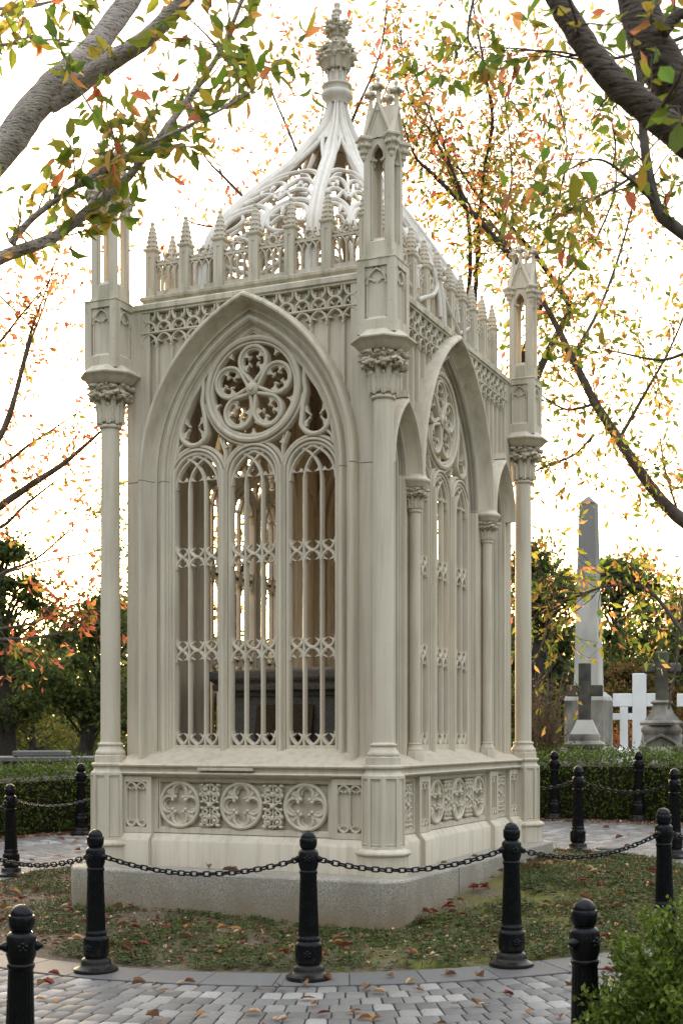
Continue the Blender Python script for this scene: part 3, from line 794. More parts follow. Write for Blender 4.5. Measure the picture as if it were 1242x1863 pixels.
def turret():
    T = MB()
    T.box(-.135, .135, -.135, .135, 4.84, 5.44)
    for k in range(4):
        M = Matrix.Rotation(k*pi/2, 4, 'Z'); o = k*.0007
        for s in (-1, 1):
            x0, x1 = sorted((s*.098, s*(.165-o))); T.box(x0, x1, -.165+o, -.12, 4.845, 5.449-o, M)
        T.box(-.1, .1, -.1645+o, -.12, 5.388, 5.448-o, M); T.box(-.1, .1, -.1645+o, -.12, 4.846, 4.955, M)
        T.sweep([[(x, -.164, 4.95), (x, -.164, 4.958), (x, -.136, 4.985), (x, -.125, 4.985), (x, -.125, 4.95)] for x in (-.1, .1)], M=M)
        light_head(T, -.084, .084, 5.245, 5.372, .022, -.158, -.13, .042, .010, M)
        for s in (-1, 1):
            T.bar([(s*.084, 4.98), (s*.084, 5.25)], .018, -.152, -.13, M=M, rnd=True)
            T.prism([(s*.098, 5.29), (s*.098, 5.39), (s*.02, 5.39)], -.150, -.13, M)
    for k in range(4):
        M = Matrix.Rotation(k*pi/2, 4, 'Z')
        for x, z in ((-.135, 5.36), (.135, 5.36), (.132, 5.1), (-.132, 4.93), (.13, 4.92)): T.ball((x, -.166, z), (.006, .004, .006), 6, 4, M)
        for x, z in ((.095, 5.56), (-.095, 5.52), (.094, 5.95), (-.094, 6.05)): T.ball((x, -.125, z), (.006, .004, .006), 6, 4, M)
    T.lathe([(r*1.41421, z) for r, z in ((.15,5.43),(.170,5.447),(.170,5.456),(.130,5.472),(.130,5.485))], 4, ph=pi/4)
    # open upper stage
    T.box(-.1235, .1235, -.1235, .1235, 5.47, 5.60)
    for sx in (-1, 1):
        for sy in (-1, 1):
            x0, x1 = sorted((sx*.064, sx*.124)); y0, y1 = sorted((sy*.064, sy*.124))
            T.cbox(x0, x1, y0, y1, 5.59, 6.46, .006)
            a, b = sx*.119, sy*.119
            T.lathe([(.012,6.27),(.020,6.29),(.017,6.305),(.030,6.34),(.045,6.385),(.052,6.415)], 10, (a, b))
            for i in range(8):
                an = i*pi/4; T.ball((a+.045*cos(an), b+.045*sin(an), 6.385), (.018, .018, .020), 7, 5, ns=.4)
                T.ball((a+.028*cos(an), b+.028*sin(an), 6.335), (.011, .011, .018), 6, 4)
            T.lathe([(.055,6.41),(.074,6.425),(.084,6.432),(.084,6.450),(.07,6.458)], 4, (a, b), ph=0)
    for k in range(4):
        M = Matrix.Rotation(k*pi/2, 4, 'Z'); o = k*.0006
        T.sweep([[(x, -.124, 5.595), (x, -.124, 5.60), (x, -.07, 5.645), (x, -.05, 5.645), (x, -.05, 5.595)] for x in (-.066, .066)], M=M)
        T.prism([(-.12, 6.24), (-.12, 6.47), (.12, 6.47), (.12, 6.24)] + [(x, z) for x, z in pointed(-.066, .066, 6.24, 6.375, 6)][::-1], -.118+o, -.085, M)
        T.bar(pointed(-.060, .060, 6.26, 6.39, 6), .016, -.13, -.09, M=M)
        for s in (-1, 1):
            T.bar([(s*.058, 5.62), (s*.058, 6.27)], .014, -.112, -.075, M=M, rnd=True)
            T.cusp(s*.054, 6.275, -s, -.4, .034, .03, -.11, -.085, .010, M)
        T.prism([(-.128, 6.44), (.128, 6.44), (0, 6.745)], -.126+o, .01, M)
        T.bar([(-.124, 6.43), (0, 6.735), (.124, 6.43)], .030, -.142+o, -.10, M=M)
        T.bar([(-.085, 6.45), (0, 6.665), (.085, 6.45)], .014, -.134+o, -.10, M=M)
    return T
def finial():
    T = MB()
    T.lathe([(.026,-.10),(.020,-.02),(.017,.06),(.018,.075),(.03,.085),(.02,.10),(.014,.13),(.016,.150),(.020,.158),(.016,.172),(.006,.180)], 8)
    for i in range(8):
        a = i*pi/4; T.ball((.040*cos(a), .040*sin(a), .088 + (i % 2)*.010), (.021, .021, .015), 7, 5, ns=.5, fr=40)
    for i in range(6):
        a = i*pi/3; T.ball((.024*cos(a), .024*sin(a), .112), .014, 6, 4)
    return T
c0 = None
for sx, sy in ((1,-1), (-1,-1), (1,1), (-1,1)):
    L_ = (sx*AU, sy*BV, 0)
    if c0 is None:
        c0 = shaft().build('corner_column', M_STONE, mon, L_)
        colbase().build('column_pedestal', M_STONE, c0, ang=28); make_capital().build('capital', M_STONE, c0, ang=60)
        abacus().build('abacus', M_STONE, c0, ang=20)
        t0 = turret().build('turret', M_STONE, mon, L_, ang=30)
        f0 = None
        for k in range(4):
            q = (.112*cos(k*pi/2), .112*sin(k*pi/2), 6.755)
            f0 = finial().build('finial', M_STONE, t0, q, ang=60) if f0 is None else copy(f0, t0, q)
    else: copy(c0, mon, L_); copy(t0, mon, L_)
# ---- small columns of the side walls
sc0 = None
for s in (-1, 1):
    for q in (-1, 1):
        loc = (s*1.222, q*1.045, 0)
        if sc0 is None:
            P = MB(); P.lathe([(.050, 1.5), (.049, 3.57)], 20)
            sc0 = P.build('slender_column', M_STONE, mon, loc)
            P = MB(); P.lathe(oct_([(.082,1.33),(.082,1.445),(.076,1.455)]), 8, ph=pi/8)
            P.lathe([(.076,1.453),(.078,1.465),(.062,1.485),(.058,1.505),(.062,1.512),(.060,1.52),(.05,1.525)], 20); P.build('column_foot', M_STONE, sc0)
            make_capital(.62, 3.575, 3.79, .050).build('capital', M_STONE, sc0, ang=60)
            P = MB(); P.lathe([(.085,3.775),(.108,3.79),(.122,3.815),(.138,3.832),(.141,3.845),(.136,3.856),(.108,3.878),(.10,3.895)], 16, ph=pi/16); P.build('abacus', M_STONE, sc0, ang=25)
        else: copy(sc0, mon, loc)
# ---- dome
DP = [(1.06,5.50),(1.055,5.75),(1.0,6.08),(.89,6.32),(.755,6.54),(.555,6.83),(.36,7.08),(.245,7.29),(.16,7.45),(.085,7.58),(.045,7.72),(.016,7.84),(0,7.95)]
def drad(z):
    for (a, za), (b, zb) in zip(DP, DP[1:]):
        if z <= zb:
            t = (z-za)/(zb-za); return a + (b-a)*t
    return 0
def dsm(z):   # smoothed radius
    return (drad(z-.07) + 2*drad(z) + drad(z+.07))/4 if z > 5.57 else drad(z)
DV = [(-.514,-1.65),(.514,-1.65),(1.0,-1.1),(1.06,0),(1.0,1.1),(.514,1.65),(-.514,1.65),(-1.0,1.1),(-1.06,0),(-1.0,-1.1)]
DN = [(-.383,-.924),(.383,-.924),(.85,-.53),(1,0),(.85,.53),(.383,.924),(-.383,.924),(-.85,.53),(-1,0),(-.85,-.53)]
def dpt(i, z, out=0):
    r = dsm(z); t = min(1, max(0, (z-6.3)/1.3)); t = t*t*(3-2*t)*.058
    return Vector((DV[i][0]*r + DN[i][0]*(t+out), DV[i][1]*r + DN[i][1]*(t+out), z))
def bar3(mb, P, Nn, w, d, closed=False, ridge=False):
    n = len(P); rows = []
    for i in range(n):
        a = P[i-1] if i or closed else P[i]; b = P[(i+1) % n] if i < n-1 or closed else P[i]
        t = (b-a); t = t.normalized() if t.length > 1e-6 else Vector((0, 0, 1))
        nn = (Nn[i] - t*Nn[i].dot(t)).normalized(); sd = t.cross(nn)
        ww = w[i] if hasattr(w, '__len__') else w
        pr = [(-.5,-d),(-.5,-d*.05),(-.3,d*.45),(-.12,d*.45),(0,d*.15),(.12,d*.45),(.3,d*.45),(.5,-d*.05),(.5,-d)] if ridge else [(-.5,-d*.6),(-.5,0),(-.2,d*.4),(.2,d*.4),(.5,0),(.5,-d*.6)]
        rows.append([P[i] + sd*(o*ww) + nn*y for o, y in pr])
    if closed: rows.append(rows[0])
    mb.sweep(rows)
Dm = MB()
zz = [5.50 + 2.42*k/34 for k in range(35)]
Dm2 = MB()
Dm2.lathe([(.105,7.86),(.118,7.895),(.135,7.91),(.155,7.935),(.158,7.955),(.152,7.975),(.120,7.99),(.128,8.02),(.150,8.035),(.150,8.048),(.10,8.055),(.086,8.07),(.082,8.30)], 24)
dome = Dm2.build('dome', M_DOME, mon)
for i in range(10):
    Rb = MB()
    mid = i in (3, 8)
    w = [(.115 if not mid else .055)*(1 if z < 7.2 else 1-.62*(z-7.2)/.72) + (.012 if not mid and 6.6 < z < 7.3 else 0) for z in zz]
    bar3(Rb, [dpt(i, z) for z in zz], [Vector((DN[i][0], DN[i][1], .45)) for z in zz], w, .05, ridge=True)
    Rb.build('rib', M_DOME, dome, ang=30)
    Rb = MB(); zl = zz[:29]
    bar3(Rb, [dpt(i, z, -.060) for z in zl], [Vector((DN[i][0], DN[i][1], .45)) for z in zl], [q*.8 for q in w[:29]], .04)
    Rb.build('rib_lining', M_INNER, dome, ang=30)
def panel_curves():
    C = []
    def el(cx, cz, rx, rz, a0=0, a1=360, n=22): return [(cx + rx*cos(radians(a0+(a1-a0)*k/n)), cz + rz*sin(radians(a0+(a1-a0)*k/n))) for k in range(n+1)]
    def flip(c): return [(1-x, z) for x, z in c]
    A = el(.27, 6.17, .20, .155, -95, 215)                 # big hooked mouchettes, left and right
    C += [(A, .9), (flip(A), .9)]
    B = [(.27, 6.02), (.40, 5.98), (.5, 5.88), (.5, 5.72)]; C += [(B, .8), (flip(B), .8)]
    D_ = [(.02, 6.05), (.05, 5.9), (.16, 5.78), (.34, 5.70), (.5, 5.62)]; C += [(D_, .8), (flip(D_), .8)]
    E_ = [(.02, 6.28), (.14, 6.38), (.32, 6.40), (.46, 6.33), (.5, 6.22), (.5, 6.05)]; C += [(E_, 1), (flip(E_), 1)]
    F_ = [(.03, 6.36), (.12, 6.50), (.28, 6.56), (.42, 6.52), (.5, 6.44)]; C += [(F_, .9), (flip(F_), .9)]
    G_ = [(.04, 6.52), (.14, 6.66), (.30, 6.72), (.42, 6.70), (.5, 6.62), (.5, 6.48)]; C += [(G_, .8), (flip(G_), .8)]
    H_ = [(.05, 6.72), (.16, 6.82), (.34, 6.87), (.5, 6.86)]; C += [(H_, .8), (flip(H_), .8)]
    K_ = [(.30, 6.40), (.38, 6.50), (.5, 6.56)]; C += [(K_, .6), (flip(K_), .6)]
    L_ = [(.10, 6.08), (.20, 6.12), (.26, 6.20), (.22, 6.27)]; C += [(L_, .6), (flip(L_), .6)]
    M_ = [(.42, 6.10), (.36, 6.18), (.30, 6.17)]; C += [(M_, .6), (flip(M_), .6)]
    O_ = [(.20, 6.56), (.27, 6.62), (.34, 6.60)]; C += [(O_, .5), (flip(O_), .5)]
    Q_ = [(.16, 6.66), (.25, 6.77), (.4, 6.80)]; C += [(Q_, .5), (flip(Q_), .5)]
    # long edge mouldings up to the point where the ribs close
    X_ = [(.05, 5.6), (.055, 6.3), (.065, 6.8), (.09, 7.05), (.5, 7.42)]; C += [(X_, .8), (flip(X_), .8)]
    return C
def smooth2(c, n=2):
    for _ in range(n):
        o = [c[0]]
        for a, b in zip(c, c[1:]): o += [(a[0]*.75+b[0]*.25, a[1]*.75+b[1]*.25), (a[0]*.25+b[0]*.75, a[1]*.25+b[1]*.75)]
        c = o + [c[-1]]
    return c
CUR = [(smooth2(c, 2) if len(c) < 12 else c, w) for c, w in panel_curves()]
for i in range(10):
    Pn = MB(); j = (i+1) % 10
    nb = Vector((DN[i][0]+DN[j][0], DN[i][1]+DN[j][1], 0)).normalized() + Vector((0, 0, .6))
    for c, w in CUR:
        Pn.k += 1
        bar3(Pn, [dpt(i, z, -.004-(Pn.k % 5)*.0015).lerp(dpt(j, z, -.004-(Pn.k % 5)*.0015), s) for s, z in c], [nb]*len(c), .050*w, .034)
    for sx in (0, 1):   # barbs
        for s, z, ds, dz in ((.2, 6.05, .1, .07), (.36, 6.30, -.02, -.09), (.12, 6.44, .10, .02), (.30, 6.66, .02, -.08), (.44, 6.2, -.09, .0), (.2, 6.6, .04, -.07)):
            q = [(s, z), (s+ds*.5, z+dz*.5), (s+ds, z+dz)]
            if sx: q = [(1-a, b) for a, b in q]
            bar3(Pn, [dpt(i, b).lerp(dpt(j, b), a) for a, b in q], [nb]*3, [.05, .028, .006], .026)
    # solid closing web near the top
    rows = [[dpt(i, z, -.012).lerp(dpt(j, z, -.012), s) for s in (0, .25, .5, .75, 1)] for z in [7.40 + .05*k for k in range(11)]]
    Pn.sweep(rows, closed=False)
    Pn.build('pierced_panel', M_DOME, dome, ang=32)
S = MB()
S.ring([(.0,5.44),(.0,5.60),(-.05,5.62),(-.10,5.60),(-.10,5.44)], .98, 1.66); S.build('dome_curb', M_DOME, dome)
# finial of the dome
Fz = MB()
Fz.lathe([(.082,8.05),(.080,8.12),(.086,8.2),(.11,8.28),(.125,8.34),(.09,8.38),(.07,8.46),(.062,8.5),(.072,8.55),(.09,8.60),(.06,8.64),(.035,8.69),(.028,8.74),(.030,8.765),(.05,8.78),(.052,8.80),(.03,8.815),(.026,8.83),(.036,8.85),(.034,8.872),(.0,8.89)], 16)
for k in range(8):
    a = k*pi/4; Fz.tube([(.084*cos(a), .084*sin(a), 8.07), (.088*cos(a), .088*sin(a), 8.18), (.125*cos(a), .125*sin(a), 8.27), (.17*cos(a), .17*sin(a), 8.29)], [.016, .014, .014, .008], 6)
    Fz.ball((.092*cos(a), .092*sin(a), 8.17), (.018, .018, .030), 8, 6, ns=.5)
rr = random.Random(9)
for zc, rad, nn in ((8.30, .165, 46), (8.37, .17, 40), (8.44, .11, 22), (8.60, .11, 34), (8.66, .095, 26), (8.70, .05, 12)):
    for k in range(nn):
        a = rr.uniform(0, 2*pi); q = rad*rr.uniform(.72, 1.12)
        Fz.ball((q*cos(a), q*sin(a), zc + rr.uniform(-.04, .04)), (rr.uniform(.016, .038), rr.uniform(.016, .038), rr.uniform(.012, .026)), 7, 5, ns=.7, fr=30)
for k in range(12):
    a = k*pi/6; acanthus(Fz, a, 8.20, 8.36, lambda t: .10 + .05*t, .05, .045, .012); acanthus(Fz, a+.26, 8.28, 8.46, lambda t: .10+.03*t, .045, .035, .012)
    acanthus(Fz, a, 8.53, 8.68, lambda t: .06+.03*t, .035, .05, .010)
Fz.build('leaf_finial', M_STONE, mon, ang=70)

# ------------------------------------------------------------------ sarcophagus
sar = empty('stone_sarcophagus', MC, MR)
tag(sar, 'dark granite sarcophagus with moulded lid standing inside the iron tomb', 'sarcophagus')
P = MB(); P.cbox(-.60, .60, -1.12, 1.12, 1.33, 1.96, .015); P.cbox(-.70, .70, -1.22, 1.22, 1.226, 1.34, .02); P.build('chest', M_SARC, sar, ang=20)
P = MB(); P.ring([(-.6,1.955),(-.10,1.955),(-.10,1.985),(-.07,2.0),(-.03,2.01),(-.02,2.05),(-.035,2.06),(-.035,2.075),(0,2.10),(.012,2.12),(.012,2.175),(-.01,2.188),(-.6,2.24)], .755, 1.24)
P.build('lid', M_SARC, sar, ang=20)
P = MB(); P.cbox(-.29, .29, -.012, .012, 0, .30, .004)
for r_ in range(6):
    x = -.24 + (r_ % 2)*.03; rr = random.Random(r_)
    while x < .22:
        w = rr.uniform(.02, .06); P.box(x, x+w, -.0145, -.011, .045 + r_*.038, .058 + r_*.038); x += w + .014
o = P.build('bronze_plaque', M_BRONZE, sar, (0, -1.205, 1.575)); o.rotation_euler = (radians(-9), 0, 0)

# ------------------------------------------------------------------ ground, path and bed
RC = Vector((.05, 12.6))                       # centre of the round path
def GH(x, y):
    """lie of the land: rising away from the viewer and to the right"""
    yy = min(y, 26) if y > 0 else 0
    return .034*(yy-9) + .020*max(-9, min(9, x)) + .02
def polar(a, r): return (RC.x + r*cos(a), RC.y + r*sin(a))
def bed_r(a): return 3.68 + .03*sin(a) + .03*sin(3*a+1)
def annulus(mb, r0, r1, nr, na, dz, wob=0):
    vs = []; fs = []
    for i in range(nr+1):
        for k in range(na):
            a = 2*pi*k/na; p0_ = r0(a) if callable(r0) else r0; p1_ = r1(a) if callable(r1) else r1
            x, y = polar(a, p0_ + (p1_-p0_)*i/nr); vs.append((x, y, GH(x, y) + dz))
    for i in range(nr):
        for k in range(na): j = (k+1) % na; fs.append((i*na+k, i*na+j, (i+1)*na+j, (i+1)*na+k))
    mb.add(vs, fs)
G = MB()
rs = [0, 3, 6, 9, 13, 18, 25, 40, 70, 120, 250, 500]; na = 72; vs = []; fs = []
for r in rs:
    for k in range(na):
        x, y = polar(2*pi*k/na, r); vs.append((x, y, GH(x, y) - .035 + (.10*noise.noise(Vector((x*.25, y*.25, 0))) if r > 9 else 0)))
for i in range(len(rs)-1):
    for k in range(na): j = (k+1) % na; fs.append((i*na+k, i*na+j, (i+1)*na+j, (i+1)*na+k))
G.add(vs, fs); tag(G.build('ground', M_GRASS, ang=180), kind='structure')
G = MB(); annulus(G, 3.3, 7.1, 16, 120, -.012); tag(G.build('path_bedding', M_JOINT, ang=180), kind='structure')
rp = random.Random(21)
PV = MB()
def paver(mb, a0, a1, r0, r1, col, h, g=.004, b=.010):
    am, rm = (a0+a1)/2, (r0+r1)/2; ga = g/rm; ba = b/rm
    t1, t2 = rp.uniform(-.0012, .0012), rp.uniform(-.0012, .0012); vs = []
    for (da, dr, z) in ((ga, g, -.02), (ga, g, h-.008), (ga+ba, g+b, h)):
        q = b*.9/rm if z > -.02 else b*.4/rm; 
        for aa, rr in ((a0+da+q, r0+dr), (a1-da-q, r0+dr), (a1-da, r0+dr+b), (a1-da, r1-dr-b), (a1-da-q, r1-dr), (a0+da+q, r1-dr), (a0+da, r1-dr-b), (a0+da, r0+dr+b)):
            x, y = polar(aa, rr); vs.append((x, y, GH(x, y) + z + (t1*(aa-am)/(a1-a0) + t2*(rr-rm)/(r1-r0))*2))
    fs = [tuple(range(16, 24))] + [(k*8+i, k*8+(i+1)%8, k*8+8+(i+1)%8, k*8+8+i) for k in range(2) for i in range(8)]
    mb.add(vs, fs, col=col)
def pcol():
    q = rp.random(); v = rp.uniform(.10, .165)
    if q < .16: v = rp.uniform(.23, .31)
    elif q < .34: v = rp.uniform(.165, .22)
    return (v*1.06, v, v*.92)
r = 4.045; row = 0
while r < 6.75:
    n = int(2*pi*(r+.1)/.129); ph = rp.random()
    for k in range(n):
        a0 = 2*pi*(k + ph + .5*(row % 2))/n; am = a0 + pi/n
        paver(PV, a0, a0 + 2*pi/n, r, r+.166, pcol(), .006 + rp.uniform(-.001, .001), .0055)
    r += .166; row += 1
tag(PV.build('path', M_PAVE, ang=30), kind='structure')
KB = MB()
for r0, r1, n in ((6.78, 7.05, 96),):
    for k in range(n): paver(KB, 2*pi*k/n, 2*pi*(k+1)/n, r0, r1, (.17, .165, .155), .012, .003, .006)
n = 52
for k in range(n):
    a0, a1 = 2*pi*k/n, 2*pi*(k+1)/n; v = rp.uniform(.105, .15)
    for q in range(3):
        b0, b1 = a0 + (a1-a0)*q/3, a0 + (a1-a0)*(q+1)/3
        vs = []
        for z, ins in ((-.03, 0), (.007, 0), (.011, .004)):
            for aa, rr in ((b0 + (.003/4 if q == 0 else 0) + (ins/4 if q == 0 else 0), bed_r(b0)+ins), (b1 - (.003/4 if q == 2 else 0) - (ins/4 if q == 2 else 0), bed_r(b1)+ins), (b1 - (.003/4 if q == 2 else 0) - (ins/4 if q == 2 else 0), 4.037-ins), (b0 + (.003/4 if q == 0 else 0)+(ins/4 if q == 0 else 0), 4.037-ins)):
                x, y = polar(aa, rr); vs.append((x, y, GH(x, y) + z))
        KB.add(vs, [(8,9,10,11)] + [(k2*4+i, k2*4+(i+1)%4, k2*4+4+(i+1)%4, k2*4+4+i) for k2 in range(2) for i in range(4)], col=(v, v*.98, v*.95))
tag(KB.build('path_border', M_PAVE, ang=30), kind='structure')
# soil bed
def BH(x, y):
    d = hypot(x-RC.x, y-RC.y); rb = bed_r(atan2(y-RC.y, x-RC.x)); t = min(1, max(0, (rb-d)/.25))
    h = GH(x, y) - .004 + .030*t
    h += t*(.035*noise.noise(Vector((x*1.1, y*1.1, 3))) + .018*noise.noise(Vector((x*4, y*4, 1))) + .007*noise.noise(Vector((x*15, y*15, 1))))
    h -= .09*math.exp(-((x-.2)**2 + (y-10.6)**2)/1.2)*t
    h += .05*math.exp(-((x-2.6)**2 + (y-12.6)**2)/3.0)*t
    return h
B = MB(); vs = []; fs = []; nr, na = 64, 300
for i in range(nr+1):
    for k in range(na):
        a = 2*pi*k/na; rr = bed_r(a)*(1 + .006*noise.noise(Vector((cos(a)*9, sin(a)*9, 0))))*(.22 + .78*i/nr); x, y = polar(a, rr); vs.append((x, y, BH(x, y)))
for i in range(nr):
    for k in range(na): j = (k+1) % na; fs.append((i*na+k, i*na+j, (i+1)*na+j, (i+1)*na+k))
B.add(vs, fs); tag(B.build('soil_bed', M_SOIL, ang=180), kind='structure')
def in_plinth(x, y, m=0):
    p = Vector((x-MC.x, y-MC.y)); c, s_ = cos(-MR), sin(-MR); u, v = p.x*c - p.y*s_, p.x*s_ + p.y*c
    return abs(u) < 1.6+m and abs(v) < 2.4+m

# ------------------------------------------------------------------ leaves
def leaf(mb, p, d, up, L, wd, col, fold=.25, curl=0.0):
    """pointed oval leaf folded along its midrib"""
    d = d.normalized(); s_ = d.cross(up)
    if s_.length < 1e-3: s_ = d.cross(Vector((1, .3, .2)))
    s_.normalize(); n = s_.cross(d)
    def q(a, b, c): return p + d*(a*L) + s_*(b*wd) + n*(c*L)
    f = fold*wd/L
    mb.add([p, q(.28, .42, f - curl*.2), q(.62, .40, f*.9 - curl*.45), q(1.0, 0, -curl), q(.62, -.40, f*.9 - curl*.45), q(.28, -.42, f - curl*.2), q(.5, 0, -curl*.25)],
           [(0, 1, 6), (1, 2, 6), (2, 3, 6), (3, 4, 6), (4, 5, 6), (5, 0, 6)], col=col)
def leaf4(mb, p, d, up, L, wd, col):
    d = d.normalized(); s_ = d.cross(up)
    if s_.length < 1e-3: s_ = d.cross(Vector((1, .3, .2)))
    s_.normalize(); n = s_.cross(d)*(.18*wd)
    mb.add([p, p + d*(L*.45) + s_*(wd*.5) + n, p + d*L, p + d*(L*.45) - s_*(wd*.5) + n], [(0, 1, 2), (0, 2, 3)], col=col)
def rv(rg): 
    while True:
        v = Vector((rg.uniform(-1, 1), rg.uniform(-1, 1), rg.uniform(-1, 1)))
        if .05 < v.length < 1: return v.normalized()
def jit(rg, c, j=.25):
    k = 1 + rg.uniform(-j, j); return (min(1, c[0]*k*(1+rg.uniform(-.12, .12))), min(1, c[1]*k), min(1, c[2]*k))
GREEN = [(.14, .21, .025), (.19, .25, .03), (.10, .17, .03), (.25, .26, .03)]
OLIVE = [(.27, .27, .04), (.33, .27, .04), (.40, .31, .05)]
ORANGE = [(.56, .25, .08), (.50, .19, .07), (.58, .33, .10), (.46, .15, .07)]
PINK = [(.58, .17, .10), (.52, .12, .07), (.62, .26, .10), (.45, .14, .12)]

# ------------------------------------------------------------------ bollards and chains
def fl(a, z): return 1 - .055*max(0, cos(a*18))**2 if .305 < z < .672 else 1
shaft_prof = [(.058,.115),(.076,.098),(.086,.11),(.087,.125),(.087,.215),(.083,.232),(.074,.238),(.072,.244),(.074,.255),(.072,.266),(.068,.270),(.0665,.285),(.066,.307)] + [(.0655-.0115*k/10, .307+.363*k/10) for k in range(11)] + [(.0545,.673),(.058,.68),(.060,.688),(.058,.697),(.054,.70),(.055,.706),(.064,.735),(.0645,.74),(.0645,.815),(.060,.825),(.050,.834),(.046,.836)]
def bollard_proto():
    root = empty('bollard')
    P = MB(); P.lathe(shaft_prof, 72, mod=fl); P.build('post', M_IRONW, root, ang=50)
    P = MB(); P.lathe([(.135,-.02),(.148,.0),(.151,.010),(.147,.022),(.118,.036),(.104,.046),(.101,.058),(.098,.078),(.090,.088),(.076,.094),(.070,.10)], 48); P.build('base_flange', M_IRONW, root, ang=45)
    P = MB(); P.lathe([(.044,.832),(.043,.838),(.050,.846),(.0555,.862),(.0570,.872),(.0570,.902),(.0535,.908),(.0485,.909)] + [(.0485*cos(radians(t)), .909 + .047*sin(radians(t))) for t in range(8, 90, 10)], 40); P.build('cap', M_IRON, root, ang=40)
    def ros(r, y, z):
        Q = MB()
        for k in range(5): 
            a = pi/2 + k*2*pi/5; Q.ball((r*.62*cos(a), 0, r*.62*sin(a)), (r*.44, r*.36, r*.44), 9, 6)
        Q.ball((0, -r*.2, 0), (r*.32, r*.4, r*.32), 8, 6); return Q.build('rosette', M_IRON, root, (0, y, z))
    a = ros(.024, -.064, .775); ros(.026, -.086, .165)
    for s in (-1, 1):
        Q = MB(); Q.lathe([(.024,0),(.023,.010),(.016,.018),(.010,.03),(.006,.032)], 14, M=Matrix.Rotation(s*pi/2, 4, 'Y'))
        Q.build('chain_boss', M_IRON, root, (s*.063, 0, .772))
    return root
bol0 = bollard_proto()
def bpos(a, r): x, y = polar(radians(a), r); return (x, y, GH(x, y) + .008)
IN = [(-93.9, 3.83, 'black fluted bollard before the plinth face, middle one of three in the front row'),
      (-116.3, 3.84, 'black fluted bollard in front of the left end of the plinth'),
      (-73.0, 3.70, 'black fluted bollard in front of the side of the plinth, right of the middle one'),
      (-49.8, 3.56, 'black fluted bollard half hidden behind the boxwood bush'),
      (156.4, 3.79, 'black fluted bollard on the paving edge left of the tomb, chain on both sides'),
      (46.0, 3.75, 'black fluted bollard on the path edge right of the tomb, before the hedge'),
      (28.5, 3.98, 'black fluted bollard cut by the right picture edge in front of the right hedge'),
      (-138.5, 3.82, None), (-160, 3.82, None), (178, 3.8, None), (134, 3.8, None), (111, 3.8, None), (88, 3.85, None), (66, 3.9, None), (-26, 3.7, None), (2, 3.85, None)]
OUT = [(-81.8, 6.92, 'large near black bollard beside the boxwood bush'),
       (-102.3, 6.83, 'large near black bollard at the left bottom of the picture'),
       (65.2, 6.93, 'black bollard against the right hedge just right of the corner column'),
       (55.6, 7.02, 'black bollard against the right hedge below the gabled cross pedestal'),
       (122.2, 6.62, 'black bollard against the left hedge just left of the corner column')]
GB = 'fluted bollards round the tomb'
place = {}
bi = 0
for a, r, lab in IN + OUT:
    if lab is None: place[a] = bpos(a, r); continue
    o = bol0 if bi == 0 else copy(bol0); bi += 1
    o.location = bpos(a, r); o.rotation_euler = (rp.gauss(0, .008), rp.gauss(0, .008), radians(a) + pi/2 + (.55 if r > 6 and a < 0 else 0))
    tag(o, lab, 'bollard', GB); place[a] = tuple(o.location)
# chain link
def link_mesh():
    Q = MB(); n, m = 14, 6; vs = []; fs = []
    for i in range(n):
        t = 2*pi*i/n; cx = .0125*(1 if cos(t) > 0 else -1)*(1 if abs(cos(t)) > 1e-6 else 0) + .0160*cos(t); cz = .0160*sin(t)
        for k in range(m):
            b = 2*pi*k/m; q = .0060*cos(b); vs.append((cx + q*cos(t), .0060*sin(b), cz + q*sin(t)))
    for i in range(n):
        for k in range(m): fs.append((i*m+k, ((i+1)%n)*m+k, ((i+1)%n)*m+(k+1)%m, i*m+(k+1)%m))
    Q.add(vs, fs); return Q
lk0 = None
def chain(a, b, sag, label, r=.068):
    global lk0
    A_, B_ = Vector(place[a]) + Vector((0, 0, .770)), Vector(place[b]) + Vector((0, 0, .770))
    h = Vector((B_.x-A_.x, B_.y-A_.y, 0)).normalized(); A_ += h*r; B_ -= h*r
    pts = []; n = 200
    for i in range(n+1):
        t = i/n; p = A_.lerp(B_, t); p.z -= sag*4*t*(1-t); pts.append(p)
    ln = sum((pts[i+1]-pts[i]).length for i in range(n)); k = round(ln/.0445)
    root = empty('chain', A_); tag(root, label, 'chain', 'chains between the bollards')
    acc = 0; j = 0; tgt = (0 + .5)*ln/k; made = 0
    for i in range(n):
        s_ = (pts[i+1]-pts[i]).length
        while made < k and acc + s_ >= tgt:
            p = pts[i].lerp(pts[i+1], (tgt-acc)/s_); d = (pts[i+1]-pts[i]).normalized()
            if lk0 is None: lk0 = link_mesh().build('link', M_CHAIN, root, ang=60); o = lk0
            else: o = copy(lk0, root)
            M = d.to_track_quat('X', 'Z').to_matrix().to_4x4() @ Matrix.Rotation((pi/2 if made % 2 else 0) + .35 + rp.uniform(-.15, .15), 4, 'X')
            o.matrix_basis = Matrix.Translation(p - A_) @ M
            made += 1; tgt = (made + .5)*ln/k
        acc += s_
chain(-116.3, -93.9, .105, 'black chain hanging across the plinth front, left of the middle bollard')
chain(-93.9, -73.0, .10, 'black chain hanging across the front corner of the plinth, right of the middle bollard')
chain(-73.0, -49.8, .10, 'black chain over the mossy ground between the front row and the boxwood bush')
chain(-138.5, -116.3, .10, 'black chain running off the left picture edge in front of the plinth')
chain(156.4, 134, .10, 'black chain running behind the left corner column of the tomb')
chain(178, 156.4, .10, 'short black chain at the left picture edge behind the plinth')
chain(46.0, 66, .10, 'black chain running behind the right corner column of the tomb')
chain(28.5, 46.0, .09, 'black chain in front of the right hedge near the right picture edge')
chain(-49.8, -26, .10, 'black chain leaving the picture at right above the boxwood bush')

